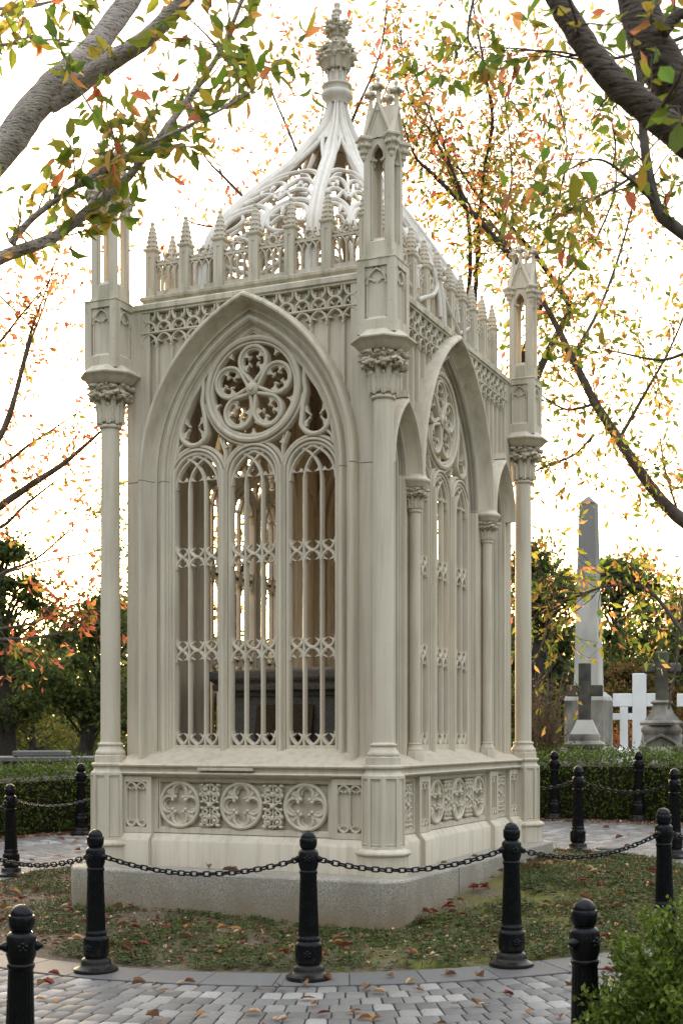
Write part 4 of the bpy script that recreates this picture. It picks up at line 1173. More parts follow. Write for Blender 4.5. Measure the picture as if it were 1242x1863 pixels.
# ------------------------------------------------------------------ hedges and shrubs
def hedge(name, label, cat, a0, a1, r0, r1, zt, n, size, seed, cols):
    rg = random.Random(seed); H = MB()
    root = empty(name, (*polar((a0+a1)/2, (r0+r1)/2), 0)); o = Vector(root.location)
    tag(root, label, cat)
    C_ = MB(); vs = []; k = 24
    for i in range(k+1):
        a = a0 + (a1-a0)*i/k
        for rr, z in ((r0+.12, -.05), (r0+.10, zt-.14), (r1-.10, zt-.14), (r1-.12, -.05)):
            x, y = polar(a, rr); vs.append(Vector((x, y, GH(x, y) + z)) - o)
    fs = [(i*4+q, i*4+4+q, i*4+4+(q+1)%4, i*4+(q+1)%4) for i in range(k) for q in range(4)] + [(0,1,2,3), (k*4+3,k*4+2,k*4+1,k*4)]
    C_.add(vs, fs); C_.build('branch_mass', M_TWIG, root)
    for i in range(n):
        a = rg.uniform(a0, a1); q = rg.random()
        if q < .55: rr, z = r0 + rg.gauss(.03, .05), rg.uniform(.02, zt)
        elif q < .92: rr, z = rg.uniform(r0, r1), zt + rg.gauss(-.03, .04)
        else: rr, z = rg.uniform(r0+.05, r1-.05), zt + abs(rg.gauss(0, .07))
        x, y = polar(a, rr); bmp = .07*noise.noise(Vector((x*2.2, y*2.2, z*2.2)))
        x, y = polar(a, rr - bmp); p = Vector((x, y, GH(x, y) + z + bmp)) - o
        d = (rv(rg) + Vector((0, 0, .5))); leaf4(H, p, d, rv(rg), size*rg.uniform(.7, 1.3), size*.55, jit(rg, rg.choice(cols), .35))
    H.build('foliage', M_HEDGE, root, flat=True)
M_TWIG = simple('hedge_twigs', (.022, .020, .010), .95, 18, .5, .8)
BOX = [(.06, .11, .012), (.085, .14, .016), (.045, .08, .010), (.11, .16, .02)]
hedge('hedge', 'clipped dark green hedge behind the path at right, below the crosses', 'hedge', radians(30), radians(82), 7.15, 8.3, .87, 15000, .050, 1, BOX)
hedge('hedge', 'clipped dark green hedge behind the path at left, below the flat tomb', 'hedge', radians(98), radians(146), 7.0, 8.2, .86, 13000, .050, 2, BOX)
def bush(name, label, c, rad, n, size, seed, cols, cat='bush', stems=60, hh=1.0):
    rg = random.Random(seed); root = empty(name, c); tag(root, label, cat)
    S = MB(); L_ = MB()
    for i in range(stems):
        t = rg.uniform(0, 2*pi); e = rg.uniform(.15, 1.0); e2 = acos(1 - e) if e < 1 else pi/2
        d = Vector((sin(e2)*cos(t), sin(e2)*sin(t), .25 + cos(e2)*.9))
        tip = Vector((d.x*rad, d.y*rad, min(1.05, d.z)*rad*hh))*rg.uniform(.86, 1.06)
        b = Vector((d.x*.12, d.y*.12, 0)); m = b.lerp(tip, .55) + Vector((0, 0, .05))
        S.tube([b, m, tip], [.007, .005, .002], 5)
        per = n//stems
        for k in range(per):
            q = 1 - abs(rg.gauss(0, .28)); q = max(.1, q)
            p = (b.lerp(m, q/.55) if q < .55 else m.lerp(tip, (q-.55)/.45)) + rv(rg)*rg.uniform(0, .055)*rad/.55
            dd = (tip-m).normalized()*.7 + rv(rg); leaf4(L_, p, dd, rv(rg), size*rg.uniform(.7, 1.25), size*.58, jit(rg, rg.choice(cols), .3))
    S.build('stems', M_TWIG, root); L_.build('foliage', M_HEDGE, root, flat=True); return root
x, y = 1.66, 5.65
bush('boxwood_bush', 'bushy green boxwood in the near right corner beside the near bollard', (x, y, GH(x, y)), .66, 44000, .031, 4, [(.10, .15, .018), (.13, .19, .025), (.07, .11, .016), (.17, .22, .035)], stems=270, hh=1.42)

# ------------------------------------------------------------------ graves behind the hedge
def gz(x, y): return GH(x, y) - .04
def grave(name, px, Y, rot, label, cat, group=None):
    x = (px-CX)*Y/FPX; o = empty(name, (x, Y, gz(x, Y)), radians(rot)); tag(o, label, cat, group); return o
def cross_mesh(h, arm, az0, az1, sw, t, z0=0, b=.008):
    P = MB(); hw = sw/2; ha = arm/2
    P.cbox(-hw, hw, -t/2, t/2, z0, h, b)
    P.cbox(-ha, -hw-.0005, -t/2+.002, t/2-.002, az0, az1, b); P.cbox(hw+.0005, ha, -t/2+.002, t/2-.002, az0, az1, b); return P
o = grave('stone_cross', 1063, 23, -14, 'black weathered stone cross on a pale tapered foot in front of the obelisk', 'grave cross')
b0 = o.location.z
cross_mesh(2.82-b0, .60, 2.26-b0, 2.45-b0, .205, .17, 1.80-b0, .012).build('cross', M_SOOTD, o)
P = MB(); P.lathe([(r*1.414, z-b0) for r, z in ((.125,1.86),(.135,1.83),(.20,1.68),(.225,1.62))][::-1], 4, ph=pi/4); P.build('tapered_foot', M_PALE, o)
P = MB(); P.lathe([(r*1.414, z-b0) for r, z in ((.27,b0-.1),(.27,1.38),(.31,1.40),(.33,1.45),(.30,1.48),(.245,1.51),(.25,1.56),(.235,1.62),(.2,1.63))], 4, ph=pi/4); P.build('moulded_base', M_SOOT, o)
o = grave('obelisk', 1070, 29, -24, 'tall pale tapering obelisk on a soot streaked pedestal beyond the hedge', 'obelisk'); b0 = o.location.z
P = MB(); P.lathe([(r*1.414, z-b0) for r, z in ((.262,2.50),(.165,6.55),(.0,6.72))], 4, ph=pi/4); P.build('shaft', M_OBEL, o)
P = MB(); P.lathe([(r*1.414, z-b0) for r, z in ((.50,b0-.2),(.50,1.32),(.44,1.36),(.42,1.40),(.42,2.33),(.425,2.34))], 4, ph=pi/4); P.build('pedestal', M_SOOT, o)
P = MB(); P.lathe([(r*1.414, z-b0) for r, z in ((.42,2.335),(.415,2.40),(.38,2.45),(.33,2.49),(.30,2.53),(.25,2.54))], 4, ph=pi/4); P.build('cap_moulding', M_PALE, o)
GW = 'white marble crosses beyond the right hedge'
o = grave('marble_cross', 1162, 25, -12, 'large white marble cross partly behind the gabled pedestal cross', 'grave cross', GW); b0 = o.location.z
cross_mesh(2.74-b0, .95, 2.13-b0, 2.37-b0, .25, .14, -.05).build('cross', M_MARBLE, o)
o = grave('marble_cross', 1134, 29.5, -12, 'small white marble cross with flared foot, seen under the arm of the large white one', 'grave cross', GW); b0 = o.location.z
cross_mesh(2.26-b0, .52, 1.94-b0, 2.08-b0, .17, .10, 1.28-b0).build('cross', M_MARBLE, o)
P = MB(); P.lathe([(r*1.414, z-b0) for r, z in ((.18,b0-.1),(.18,1.25),(.14,1.28),(.085,1.36))], 4, ph=pi/4); P.build('foot', M_MARBLE, o)
o = grave('marble_cross', 1279, 25, -12, 'white marble cross cut by the right picture edge, only its arm showing', 'grave cross', GW); b0 = o.location.z
cross_mesh(2.74-b0, .95, 2.13-b0, 2.37-b0, .25, .14, -.05).build('cross', M_MARBLE, o)
o = grave('pedestal_cross', 1203, 22, -16, 'dark stone cross on a gabled pedestal with pale panel, right of the white crosses', 'grave cross'); b0 = o.location.z
P = cross_mesh(2.965-b0, .60, 2.60-b0, 2.77-b0, .20, .17, 2.1-b0, .03); P.build('cross', M_SOOTD, o)
P = MB(); P.lathe([(r, z-b0) for r, z in ((.36,1.76),(.37,1.80),(.33,1.83),(.29,1.845),(.27,1.88),(.20,1.96),(.155,2.06),(.15,2.10),(.185,2.115),(.19,2.135),(.16,2.16),(.14,2.165))], 8, ph=pi/8); P.build('flared_neck', M_SOOT, o, ang=25)
P = MB(); P.cbox(-.27, .27, -.27, .27, -.1, 1.66-b0, .01); P.lathe([(r*1.414, z-b0) for r, z in ((.27,1.60),(.31,1.66),(.31,1.70),(.27,1.765))], 4, ph=pi/4)
for k in range(4):
    M = Matrix.Rotation(k*pi/2, 4, 'Z'); q = .001*k
    P.bar([(-.26, 1.44-b0), (-.20, 1.50-b0), (0, 1.60-b0), (.20, 1.50-b0), (.26, 1.44-b0)], .055, -.325+q, -.26, M=M)
    for s in (-1, 1): P.ball((s*.26, -.30, 1.41-b0), .05, 8, 6, M); P.lathe([(.04, .0), (.035, 1.40-b0)], 8, (s*.265, -.285), M=M)
P.build('pedestal', M_SOOT, o)
P = MB(); P.box(-.19, .19, -.274, -.26, .1, 1.42-b0); P.build('pale_panel', M_PALE, o)
o = grave('ledger_tomb', 55, 26, 4, 'low flat dark stone tomb slab behind the left hedge', 'tomb slab'); b0 = o.location.z
P = MB(); P.cbox(-1.5, 1.05, -.55, .55, -.1, 1.10-b0, .02); P.cbox(-1.6, 1.2, -.65, .65, 1.10-b0, 1.20-b0, .02); P.build('base', M_TOMB, o)
P = MB(); P.cbox(-.28, .74, -.35, .35, 1.20-b0, 1.31-b0, .02); P.build('slab', M_TOMB, o)
p = at(1110, 1563, 15.4); o = empty('valve_cover', (p.x, p.y, GH(p.x, p.y)+.0)); tag(o, 'round grey cast cover set in the ground right of the tomb', 'cover')
P = MB(); P.lathe([(.17,-.02),(.17,.02),(.16,.026),(.13,.024),(.125,.03),(.0,.032)], 28); P.build('lid', M_COVER, o)

# ------------------------------------------------------------------ trees
def smooth(P, n=4):
    """Catmull-Rom through (Vector, radius)"""
    out = []
    for i in range(len(P)-1):
        a, b, c, d = P[max(i-1, 0)], P[i], P[i+1], P[min(i+2, len(P)-1)]
        for k in range(n):
            t = k/n; t2, t3 = t*t, t*t*t
            p = (b[0]*2 + (c[0]-a[0])*t + (a[0]*2 - b[0]*5 + c[0]*4 - d[0])*t2 + (b[0]*3 - a[0] - c[0]*3 + d[0])*t3)*.5
            out.append((p, b[1] + (c[1]-b[1])*t))
    return out + [P[-1]]
def pick(rg, pal):
    q = rg.random()*sum(w for w, _ in pal)
    for w, cs in pal:
        q -= w
        if q <= 0: return jit(rg, rg.choice(cs), .25)
    return jit(rg, rg.choice(pal[-1][1]), .25)
def cherry(name, label, group, base, limbs, bark, pal, ntw, tl, lsize, per, seed, twr=.006, spread=1.0, fine=True, sub=.5, up=.25, tmin=.12, barkn=10, trunk_r=.16, bare=0):
    rg = random.Random(seed); base = Vector((base[0], base[1], gz(*base))); root = empty(name, base)
    tag(root, label, 'tree', group)
    Tk = MB(); Lf = MB(); LM = []
    for lm in limbs:
        pts = smooth([(at(q[0], q[1], q[2]) - base, q[3]) for q in lm], 5)
        Tk.tube([p for p, r in pts], [r for p, r in pts], barkn, lump=.16 if pts[0][1] > .03 else 0); LM.append(pts)
    # trunk up to the first limbs
    j = LM[0][0][0]; fork = Vector((j.x*.35, j.y*.35, j.z*.55))
    tp = smooth([(Vector((0, 0, -.3)), trunk_r*1.25), (Vector((fork.x*.3, fork.y*.3, fork.z*.5)), trunk_r), (fork, trunk_r*.9)], 5)
    Tk.tube([p for p, r in tp], [r for p, r in tp], 12, lump=.12)
    for pts, lm in zip(LM, limbs):
        if len(lm[0]) > 4: continue           # a branch that grows from another limb
        e = pts[0]; m = fork.lerp(e[0], .5) + Vector((0, 0, .12*(e[0]-fork).length))
        tp = smooth([(fork - Vector((0, 0, .3)), min(trunk_r*.8, e[1]*1.9)), (m, e[1]*1.3), (e[0], e[1])], 5)
        Tk.tube([p for p, r in tp], [r for p, r in tp], 10, lump=.1)
    wts = [0 if i < bare else sum((a[0]-b[0]).length for a, b in zip(p, p[1:])) for i, p in enumerate(LM)]
    lf = leaf if fine else leaf4
    def grow(p, d, L, r, depth):
        n = 6; q = p.copy(); pts = [q.copy()]; 
        for k in range(n):
            d = (d + rv(rg)*.20 + Vector((0, 0, up*.12))).normalized(); q = q + d*(L/n); pts.append(q.copy())
        Tk.tube(pts, [r*(1-.75*k/n) for k in range(n+1)], 5 if r > .004 else 4)
        for k in range(per if depth == 0 else max(2, per//2)):
            t = 1 - abs(rg.gauss(0, .45)); t = max(.08, min(1, t)); i = min(n-1, int(t*n)); lp = pts[i].lerp(pts[i+1], t*n-i)
            ld = (d*.5 + rv(rg)*.8 + Vector((0, 0, -.45))).normalized(); s_ = lsize*rg.uniform(.5, 1.25)
            if fine: Lf.tube([lp, lp + ld*s_*.22], [.0011, .0008], 3); Lf.c and Lf.c.__setitem__(slice(-6, None), [(.14, .10, .03)]*6)
            lp = lp + ld*s_*.2
            if fine: leaf(Lf, lp, ld, rv(rg), s_, s_*rg.uniform(.38, .56), pick(rg, pal), rg.uniform(.1, .5), rg.uniform(-.2, .5))
            else: leaf4(Lf, lp, ld, rv(rg), s_, s_*.42, pick(rg, pal))
        if depth == 0 and rg.random() < sub:
            i = rg.randrange(2, n); grow(pts[i], (d + rv(rg)*.9).normalized(), L*.6, r*.6, 1)
    for k in range(ntw):
        i = rg.choices(range(len(LM)), wts)[0]; pts = LM[i]; a = rg.randrange(int(len(pts)*tmin), len(pts)-1)
        p = pts[a][0].lerp(pts[a+1][0], rg.random()); t = (pts[a+1][0]-pts[a][0]).normalized()
        d = (t*.7 + rv(rg)*spread + Vector((0, 0, up))).normalized()
        grow(p, d, tl*rg.uniform(.5, 1.3), min(twr, pts[a][1]*.6), 0)
    for pts in LM[bare:]: grow(pts[-1][0], (pts[-1][0]-pts[-2][0]).normalized(), tl, min(twr, pts[-1][1]), 0)
    Tk.build('trunk', bark, root, ang=70); Lf.build('crown', M_LEAF, root, flat=True)
    return root
GF = 'cherry trees overhanging the path'; GC = 'cherry trees behind the tomb'
PAL_N = [(.60, GREEN), (.26, OLIVE), (.14, ORANGE)]
Z = 6.2
cherry('cherry_tree', 'cherry tree with two thick pale limbs across the upper left corner', GF, (-3.9, 6.0), [
    [(-90,380,Z,0.0765),(0,278,Z,0.0702),(55,205,Z,0.0666),(105,150,Z,0.0630),(170,88,Z+.1,0.0558),(235,0,Z+.2,0.0495),(275,-70,Z+.3,0.0450)],
    [(88,190,Z,0.0450,1),(135,158,Z,0.0495),(200,113,Z-.1,0.0432),(268,68,Z-.2,0.0378),(335,0,Z-.3,0.0342),(385,-60,Z-.4,0.0306)],
    [(-80,520,Z-.5,0.0296),(0,470,Z-.5,0.0266),(60,448,Z-.5,0.0252),(105,428,Z-.5,0.0222),(160,383,Z-.5,0.0200),(212,345,Z-.5,0.0178),(262,288,Z-.5,0.0155),(320,210,Z-.5,0.0141),(365,150,Z-.5,0.0126),(405,85,Z-.5,0.0104),(440,0,Z-.5,0.0081),(455,-50,Z-.5,0.0067)],
    [(20,442,Z-.5,0.0163,1),(62,395,Z-.55,0.0133),(130,345,Z-.6,0.0111),(190,308,Z-.6,0.0096),(240,278,Z-.65,0.0081),(330,235,Z-.7,0.0067),(420,190,Z-.75,0.0052),(465,160,Z-.8,0.0030)],
    [(250,300,Z-.5,0.0074,1),(205,250,Z-.5,0.0059),(180,215,Z-.5,0.0037)],
    [(330,195,Z-.5,0.0074,1),(380,200,Z-.5,0.0052),(440,180,Z-.4,0.0030)],
    [(-60,90,Z-.2,0.0089,1),(20,80,Z-.2,0.0074),(100,72,Z-.2,0.0044),(160,80,Z-.2,0.0022)],
    [(-60,20,Z+.2,0.0089,1),(60,10,Z+.2,0.0074),(140,-10,Z+.2,0.0044)],
    [(400,90,Z-.5,0.0059,1),(372,60,Z-.5,0.0044),(345,35,Z-.4,0.0030)]],
    M_BARKL, PAL_N, 92, .30, .088, 7, 3, .005, 1.0, up=.42, tmin=.10, barkn=16, bare=2)
Z = 3.9
cherry('cherry_tree', 'near cherry tree with dark blurred limbs crossing the upper right corner', GF, (3.4, 4.4), [
    [(1345,320,Z,0.0540),(1262,268,Z,0.0450),(1185,205,Z,0.0414),(1115,148,Z,0.0387),(1062,78,Z,0.0360),(1020,10,Z,0.0324),(985,-60,Z,0.0288)],
    [(1345,300,Z+.3,0.0765),(1262,205,Z+.3,0.0702),(1205,120,Z+.3,0.0666),(1172,55,Z+.3,0.0612),(1148,-50,Z+.3,0.0540)],
    [(1190,210,Z,0.0090,1),(1215,175,Z-.2,0.0063),(1235,140,Z-.3,0.0036)],
    [(1205,60,Z+.2,0.0198,1),(1240,25,Z+.2,0.0162),(1290,60,Z+.2,0.0135)],
    [(1050,60,Z,0.0063,1),(1045,30,Z-.3,0.0045),(1030,-10,Z-.4,0.0027)]],
    M_BARKN, [(.7, GREEN), (.2, OLIVE), (.1, ORANGE)], 18, .26, .088, 3, 14, .004, 1.0, up=.1, barkn=16)
Z = 7.6
cherry('cherry_tree', 'cherry tree at the right edge with grey limb and hanging sprays of large green leaves', GF, (4.4, 7.6), [
    [(1330,500,Z,.042),(1262,440,Z,.036),(1205,395,Z,.034),(1186,350,Z,.030),(1172,270,Z,.026),(1166,190,Z,.022),(1160,120,Z,.018),(1140,40,Z,.012)],
    [(1190,370,Z,.012,1),(1150,330,Z-.2,.009),(1090,290,Z-.3,.006),(1030,310,Z-.4,.004)],
    [(1180,300,Z,.010,1),(1120,340,Z-.3,.008),(1060,370,Z-.4,.005),(1000,400,Z-.5,.003)],
    [(1165,180,Z,.010,1),(1100,120,Z,.008),(1020,95,Z,.006),(930,92,Z,.003)],
    [(1260,60,Z+.5,.012),(1180,90,Z+.5,.010),(1080,110,Z+.4,.007),(960,90,Z+.4,.005),(850,85,Z+.4,.003)],
    [(1250,640,Z,.010,1),(1200,655,Z,.008),(1120,640,Z,.004)],
    [(870,-40,Z-.5,.008,1),(850,60,Z-.5,.006),(868,100,Z-.5,.003)]],
    M_BARKM, [(.62, GREEN), (.25, OLIVE), (.13, ORANGE)], 52, .42, .095, 8, 8, .005, .9, up=-.05, barkn=12)
PAL_B = [(.26, GREEN), (.34, OLIVE), (.28, ORANGE), (.12, PINK)]
PAL_P = [(.10, GREEN), (.14, OLIVE), (.36, ORANGE), (.40, PINK)]
Z = 16.6
cherry('cherry_tree', 'cherry tree whose long dark limb slopes down to the right edge', GC, (8.4, 16.6), [
    [(1330,1000,Z,0.0975),(1245,950,Z,0.0806),(1190,895,Z,0.0676),(1125,800,Z,0.0585),(1080,730,Z,0.0520),(1045,660,Z,0.0442),(1010,590,Z,0.0364),(985,545,Z,0.0286),(940,470,Z+1,0.0208),(890,400,Z+1.5,0.0130)],
    [(1040,650,Z,0.0260,1),(1090,560,Z+.4,0.0195),(1130,450,Z+.6,0.0143),(1160,330,Z+.8,0.0078)],
    [(1125,800,Z,0.0260,1),(1170,720,Z,0.0195),(1215,640,Z,0.0130),(1250,560,Z,0.0091)],
    [(1080,735,Z,0.0208,1),(1030,745,Z,0.0143),(985,720,Z,0.0091)],
    [(1080,790,Z,0.0156,1),(1040,830,Z,0.0117),(985,850,Z,0.0078)],
    [(1240,1150,Z,0.0286,1),(1180,1075,Z,0.0234),(1110,1065,Z,0.0195),(1040,1088,Z,0.0143),(975,1105,Z,0.0078)],
    [(1060,1080,Z,0.0130,1),(1000,1058,Z,0.0091),(955,1040,Z,0.0052)],
    [(1030,1088,Z,0.0117,1),(1000,1130,Z,0.0078),(1010,1175,Z,0.0052)],
    [(1235,940,Z,0.0156,1),(1210,860,Z,0.0117),(1200,800,Z,0.0078)],
    [(1215,1290,Z+2,0.0156,1),(1240,1130,Z+2,0.0130),(1230,1040,Z+2,0.0078)]],
    M_BARKM, [(.45, GREEN), (.33, OLIVE), (.22, ORANGE)] , 340, .95, .125, 8, 5, .006, 1.0, fine=False, up=.0, sub=.6)
Z = 19
cherry('cherry_tree', 'orange leaved cherry tree behind the tomb, forked stems right of the front turret', GC, (2.2, 19.3), [
    [(862,560,Z,.036),(868,470,Z,.031),(872,400,Z,.027),(880,310,Z,.023),(895,220,Z,.024),(880,120,Z,.016),(860,10,Z,.010)],
    [(850,560,Z-.3,.034),(855,470,Z-.3,.028),(848,380,Z-.3,.024),(825,330,Z-.3,.028),(790,250,Z-.3,.020),(745,180,Z-.3,.013),(728,60,Z-.3,.008)],
    [(985,545,Z-1,.045),(950,495,Z-1,.042),(915,452,Z-1,.040),(870,400,Z-1,.036),(825,355,Z-1,.031),(785,315,Z-1,.024),(755,285,Z-1,.016),(735,230,Z-1,.010)],
    [(860,388,Z-1,.024,1),(830,330,Z-1,.020),(805,260,Z-1,.015),(775,190,Z-1,.010),(735,80,Z-1,.006)],
    [(1040,560,Z+.5,.045),(985,480,Z+.5,.036),(930,415,Z+.5,.030),(880,370,Z+.5,.022),(830,300,Z+.5,.014)],
    [(905,440,Z,.018,1),(930,330,Z,.014),(920,200,Z,.009),(905,90,Z,.005)],
    [(960,500,Z,.020,1),(1010,380,Z,.015),(1030,260,Z,.010),(1000,140,Z,.005)],
    [(1000,540,Z,.020,1),(1080,440,Z,.015),(1120,330,Z,.010),(1110,200,Z,.005)]],
    M_BARKD, PAL_B, 440, 1.25, .130, 7, 6, .006, 1.25, fine=False, up=.12, sub=.8)
Z = 18
cherry('cherry_tree', 'thinly leaved cherry tree behind the dome, its tips round the leaf finial', GC, (-.6, 20.5), [
    [(560,600,Z,.05),(570,450,Z,.040),(600,330,Z,.030),(640,220,Z,.020),(690,100,Z,.012),(705,-10,Z,.006)],
    [(540,600,Z,.05),(520,480,Z,.038),(470,390,Z,.026),(415,330,Z,.018),(370,280,Z,.010),(340,200,Z,.005)],
    [(555,560,Z,.035),(560,400,Z,.026),(540,280,Z,.018),(500,180,Z,.012),(470,90,Z,.006)],
    [(560,520,Z,.035),(480,460,Z,.024),(420,420,Z,.016),(340,400,Z,.010),(290,330,Z,.005)],
    [(640,560,Z,.03),(690,440,Z,.022),(700,330,Z,.015),(690,200,Z,.009),(730,110,Z,.005)],
    [(560,300,Z,.012,1),(590,180,Z,.008),(575,60,Z,.005)]],
    M_BARKM, PAL_P, 230, 1.1, .118, 6, 7, .005, 1.2, fine=False, up=.2, sub=.6)
Z = 15.5
cherry('cherry_tree', 'bare branched cherry tree left of the tomb with a few pink and orange leaves', GC, (-6.2, 15.8), [
    [(-120,1010,Z,.055),(0,922,Z,.045),(60,880,Z,.038),(110,848,Z,.030),(150,815,Z,.022),(195,775,Z,.012)],
    [(-80,980,Z,.03),(0,960,Z,.022),(45,920,Z,.016),(95,880,Z,.010),(120,860,Z,.005)],
    [(-100,900,Z,.03),(0,850,Z,.022),(50,812,Z,.016),(95,782,Z,.011),(165,735,Z,.005)],
    [(-40,860,Z,.045),(8,780,Z,.038),(28,720,Z,.030),(42,665,Z,.024),(58,600,Z,.016),(78,545,Z,.010),(110,450,Z,.005)],
    [(24,730,Z,.022,1),(45,660,Z,.018),(62,605,Z,.013),(80,560,Z,.009),(95,510,Z,.005)],
    [(-60,680,Z,.022),(0,622,Z,.016),(35,578,Z,.012),(75,530,Z,.008),(110,490,Z,.004)],
    [(-20,520,Z,.012),(35,572,Z,.009),(60,600,Z,.004)],
    [(-60,1110,Z-1,.020),(0,1046,Z-1,.016),(60,1020,Z-1,.013),(105,985,Z-1,.010),(150,940,Z-1,.005)],
    [(-60,1150,Z-1,.018),(55,1135,Z-1,.014),(90,1105,Z-1,.010),(125,1075,Z-1,.006),(148,1052,Z-1,.003)],
    [(-40,1165,Z-1,.020),(85,1158,Z-1,.016),(130,1140,Z-1,.011),(165,1120,Z-1,.006)],
    [(190,1000,Z+1,.010),(205,900,Z+1,.007),(225,800,Z+1,.004)]],
    M_BARKM, PAL_P, 230, .65, .105, 6, 9, .004, 1.0, fine=False, up=.15, sub=.6)
Z = 17
cherry('cherry_tree', 'yellowing cherry tree seen through the open windows of the tomb', GC, (-2.6, 18.4), [
    [(430,1250,Z,.06),(425,1150,Z,.05),(440,1050,Z,.04),(465,960,Z,.03),(500,880,Z,.02),(520,800,Z,.01)],
    [(425,1150,Z,.03,1),(395,1060,Z,.022),(380,960,Z,.015),(360,860,Z,.009)],
    [(440,1060,Z,.02,1),(490,1010,Z,.016),(540,930,Z,.01),(600,880,Z,.006)],
    [(420,1120,Z,.02,1),(330,1080,Z,.015),(250,1010,Z,.01),(200,960,Z,.006)],
    [(500,1100,Z,.02,1),(600,1050,Z,.015),(720,1000,Z,.01)]],
    M_BARKD, [(.5, GREEN), (.4, OLIVE), (.1, ORANGE)], 190, .7, .115, 9, 12, .005, 1.0, fine=False, up=.1, sub=.6)
# ---- dark masses of trees beyond the graves
def big_tree(name, label, group, px, Y, top, wid, low, n, size, cols, seed, bark=M_BARKD, lean=0, holes=.5):
    rg = random.Random(seed); x = (px-CX)*Y/FPX; b = Vector((x, Y, gz(x, Y))); root = empty(name, b); tag(root, label, 'tree', group)
    H = CH + (HY-top)*Y/FPX - b.z; Wd = wid*1.3*Y/FPX/2; lo = CH + (HY-low)*Y/FPX - b.z
    T = MB(); L_ = MB(); blobs = []
    tr = smooth([(Vector((0, 0, -.3)), .05*H), (Vector((lean*.3, 0, H*.3)), .036*H), (Vector((lean, 0, H*.62)), .022*H), (Vector((lean*1.2, 0, H*.92)), .006*H)], 5)
    T.tube([p for p, r in tr], [r for p, r in tr], 10, lump=.1)
    nb = 46; n = int(n*(1.2 if px < 300 else 1.6))
    for k in range(nb):
        t = rg.uniform(0, 1); z = lo + (H-lo)*t; prof = (sin(pi*min(1, .18 + t*.82))**.7 if t > .15 else .75)
        a = rg.uniform(0, 2*pi); rr = Wd*prof*sqrt(rg.random())
        c = Vector((rr*cos(a) + lean*t, rr*sin(a)*.8, z)); s_ = Wd*rg.uniform(.26, .46)*(1-.35*t)
        blobs.append((c, s_)); i = min(len(tr)-1, int(len(tr)*(.2 + .6*t))); p0_ = tr[i][0]
        m = p0_.lerp(c, .5) + Vector((0, 0, .1*H*rg.random()))
        T.tube([p0_, m, c], [.010*H, .006*H, .002*H], 5)
    for k in range(n):
        c, s_ = blobs[rg.randrange(nb)]; d = rv(rg); q = s_*abs(rg.gauss(.55, .38))
        p = c + Vector((d.x*q, d.y*q, d.z*q*.75))
        if p.z < lo*.5: continue
        leaf4(L_, p, rv(rg) + Vector((0, 0, -.2)), rv(rg), size*rg.uniform(.6, 1.4), size*.6, jit(rg, rg.choice(cols), .4))
    T.build('trunk', bark, root, ang=70); L_.build('crown', M_LEAF, root, flat=True)
DK = [(.06, .095, .025), (.08, .11, .028), (.10, .12, .03), (.05, .075, .02)]
MG = [(.11, .15, .03), (.14, .16, .035), (.09, .12, .025), (.18, .17, .035)]
RD = [(.20, .09, .025), (.16, .11, .03), (.09, .09, .025), (.12, .10, .03)]
GT = 'trees beyond the graves'
for i, (nm, lab, px, Y, top, wid, low, n, sz, cs) in enumerate([
    ('evergreen_tree', 'tall dark evergreen at the left picture edge', 15, 36, 985, 210, 1300, 5200, .17, DK),
    ('oak_tree', 'dark spreading tree left of the tomb with the low sun behind it', 150, 34, 1090, 210, 1300, 5200, .16, DK),
    ('oak_tree', 'broad dark tree low behind the left corner column', 245, 40, 1100, 260, 1310, 4600, .18, DK),
    ('oak_tree', 'dark tree glimpsed through the middle of the front window', 420, 38, 1180, 260, 1320, 3600, .18, MG),
    ('oak_tree', 'green tree glimpsed behind the sarcophagus', 600, 42, 1120, 300, 1320, 3600, .2, DK),
    ('oak_tree', 'dark tree hidden by the long side of the tomb', 790, 42, 1060, 300, 1310, 3600, .2, MG),
    ('evergreen_tree', 'dark bushy evergreen between the right corner column and the obelisk', 985, 36, 1000, 220, 1330, 6000, .17, DK),
    ('evergreen_tree', 'dense dark evergreen behind the obelisk and the white crosses', 1125, 40, 1030, 260, 1330, 6500, .18, DK),
    ('oak_tree', 'dark green tree at the right picture edge behind the pedestal cross', 1262, 35, 1060, 260, 1330, 6000, .17, DK),
    ('oak_tree', 'rusty autumn tree low behind the white crosses', 1150, 33, 1215, 170, 1350, 3000, .13, RD),
    ('oak_tree', 'yellow green low tree behind the flat tomb', 60, 46, 1240, 260, 1345, 4200, .16, [(.16, .17, .03), (.20, .16, .03), (.10, .12, .03)])]):
    big_tree(nm, lab, GT, px, Y, top, wid, low, n, sz, cs, 40+i, lean=.6 if i == 1 else .2*(i % 3 - 1))
# far wood closing the horizon, plus unseen ring added to block low sky light
rg = random.Random(77); Wd_ = MB()
for k in range(64000):
    a = rg.uniform(-.62, .62) if k < 42000 else rg.uniform(.62, 2*pi-.62); back = abs(a) > .62
    Y = rg.uniform(58, 95) if not back else rg.uniform(30, 44); x, y = Y*sin(a), Y*cos(a)
    h = 5.6 + 2.2*noise.noise(Vector((x*.09, y*.05, 5))) + 1.0*noise.noise(Vector((x*.4, 1, 5)))
    if back: h = (16 if 2.4 < a < 5.66 else 3.5) + 3*noise.noise(Vector((x*.07, y*.07, 9)))  # unseen ring: tall behind and left, low at right, to shape the light
    z = gz(x, y) + h*rg.random()**1.15; q = 2.0 if back else 1
    leaf4(Wd_, Vector((x, y, z)), rv(rg), rv(rg), rg.uniform(.45, .75)*q, .38*q, jit(rg, rg.choice(DK + MG[:2]), .35))
tag(Wd_.build('far_wood_and_light_screen', M_LEAF, flat=True), 'low dark far wood behind the graves, plus unseen ring added to block light', 'wood', kind='stuff')
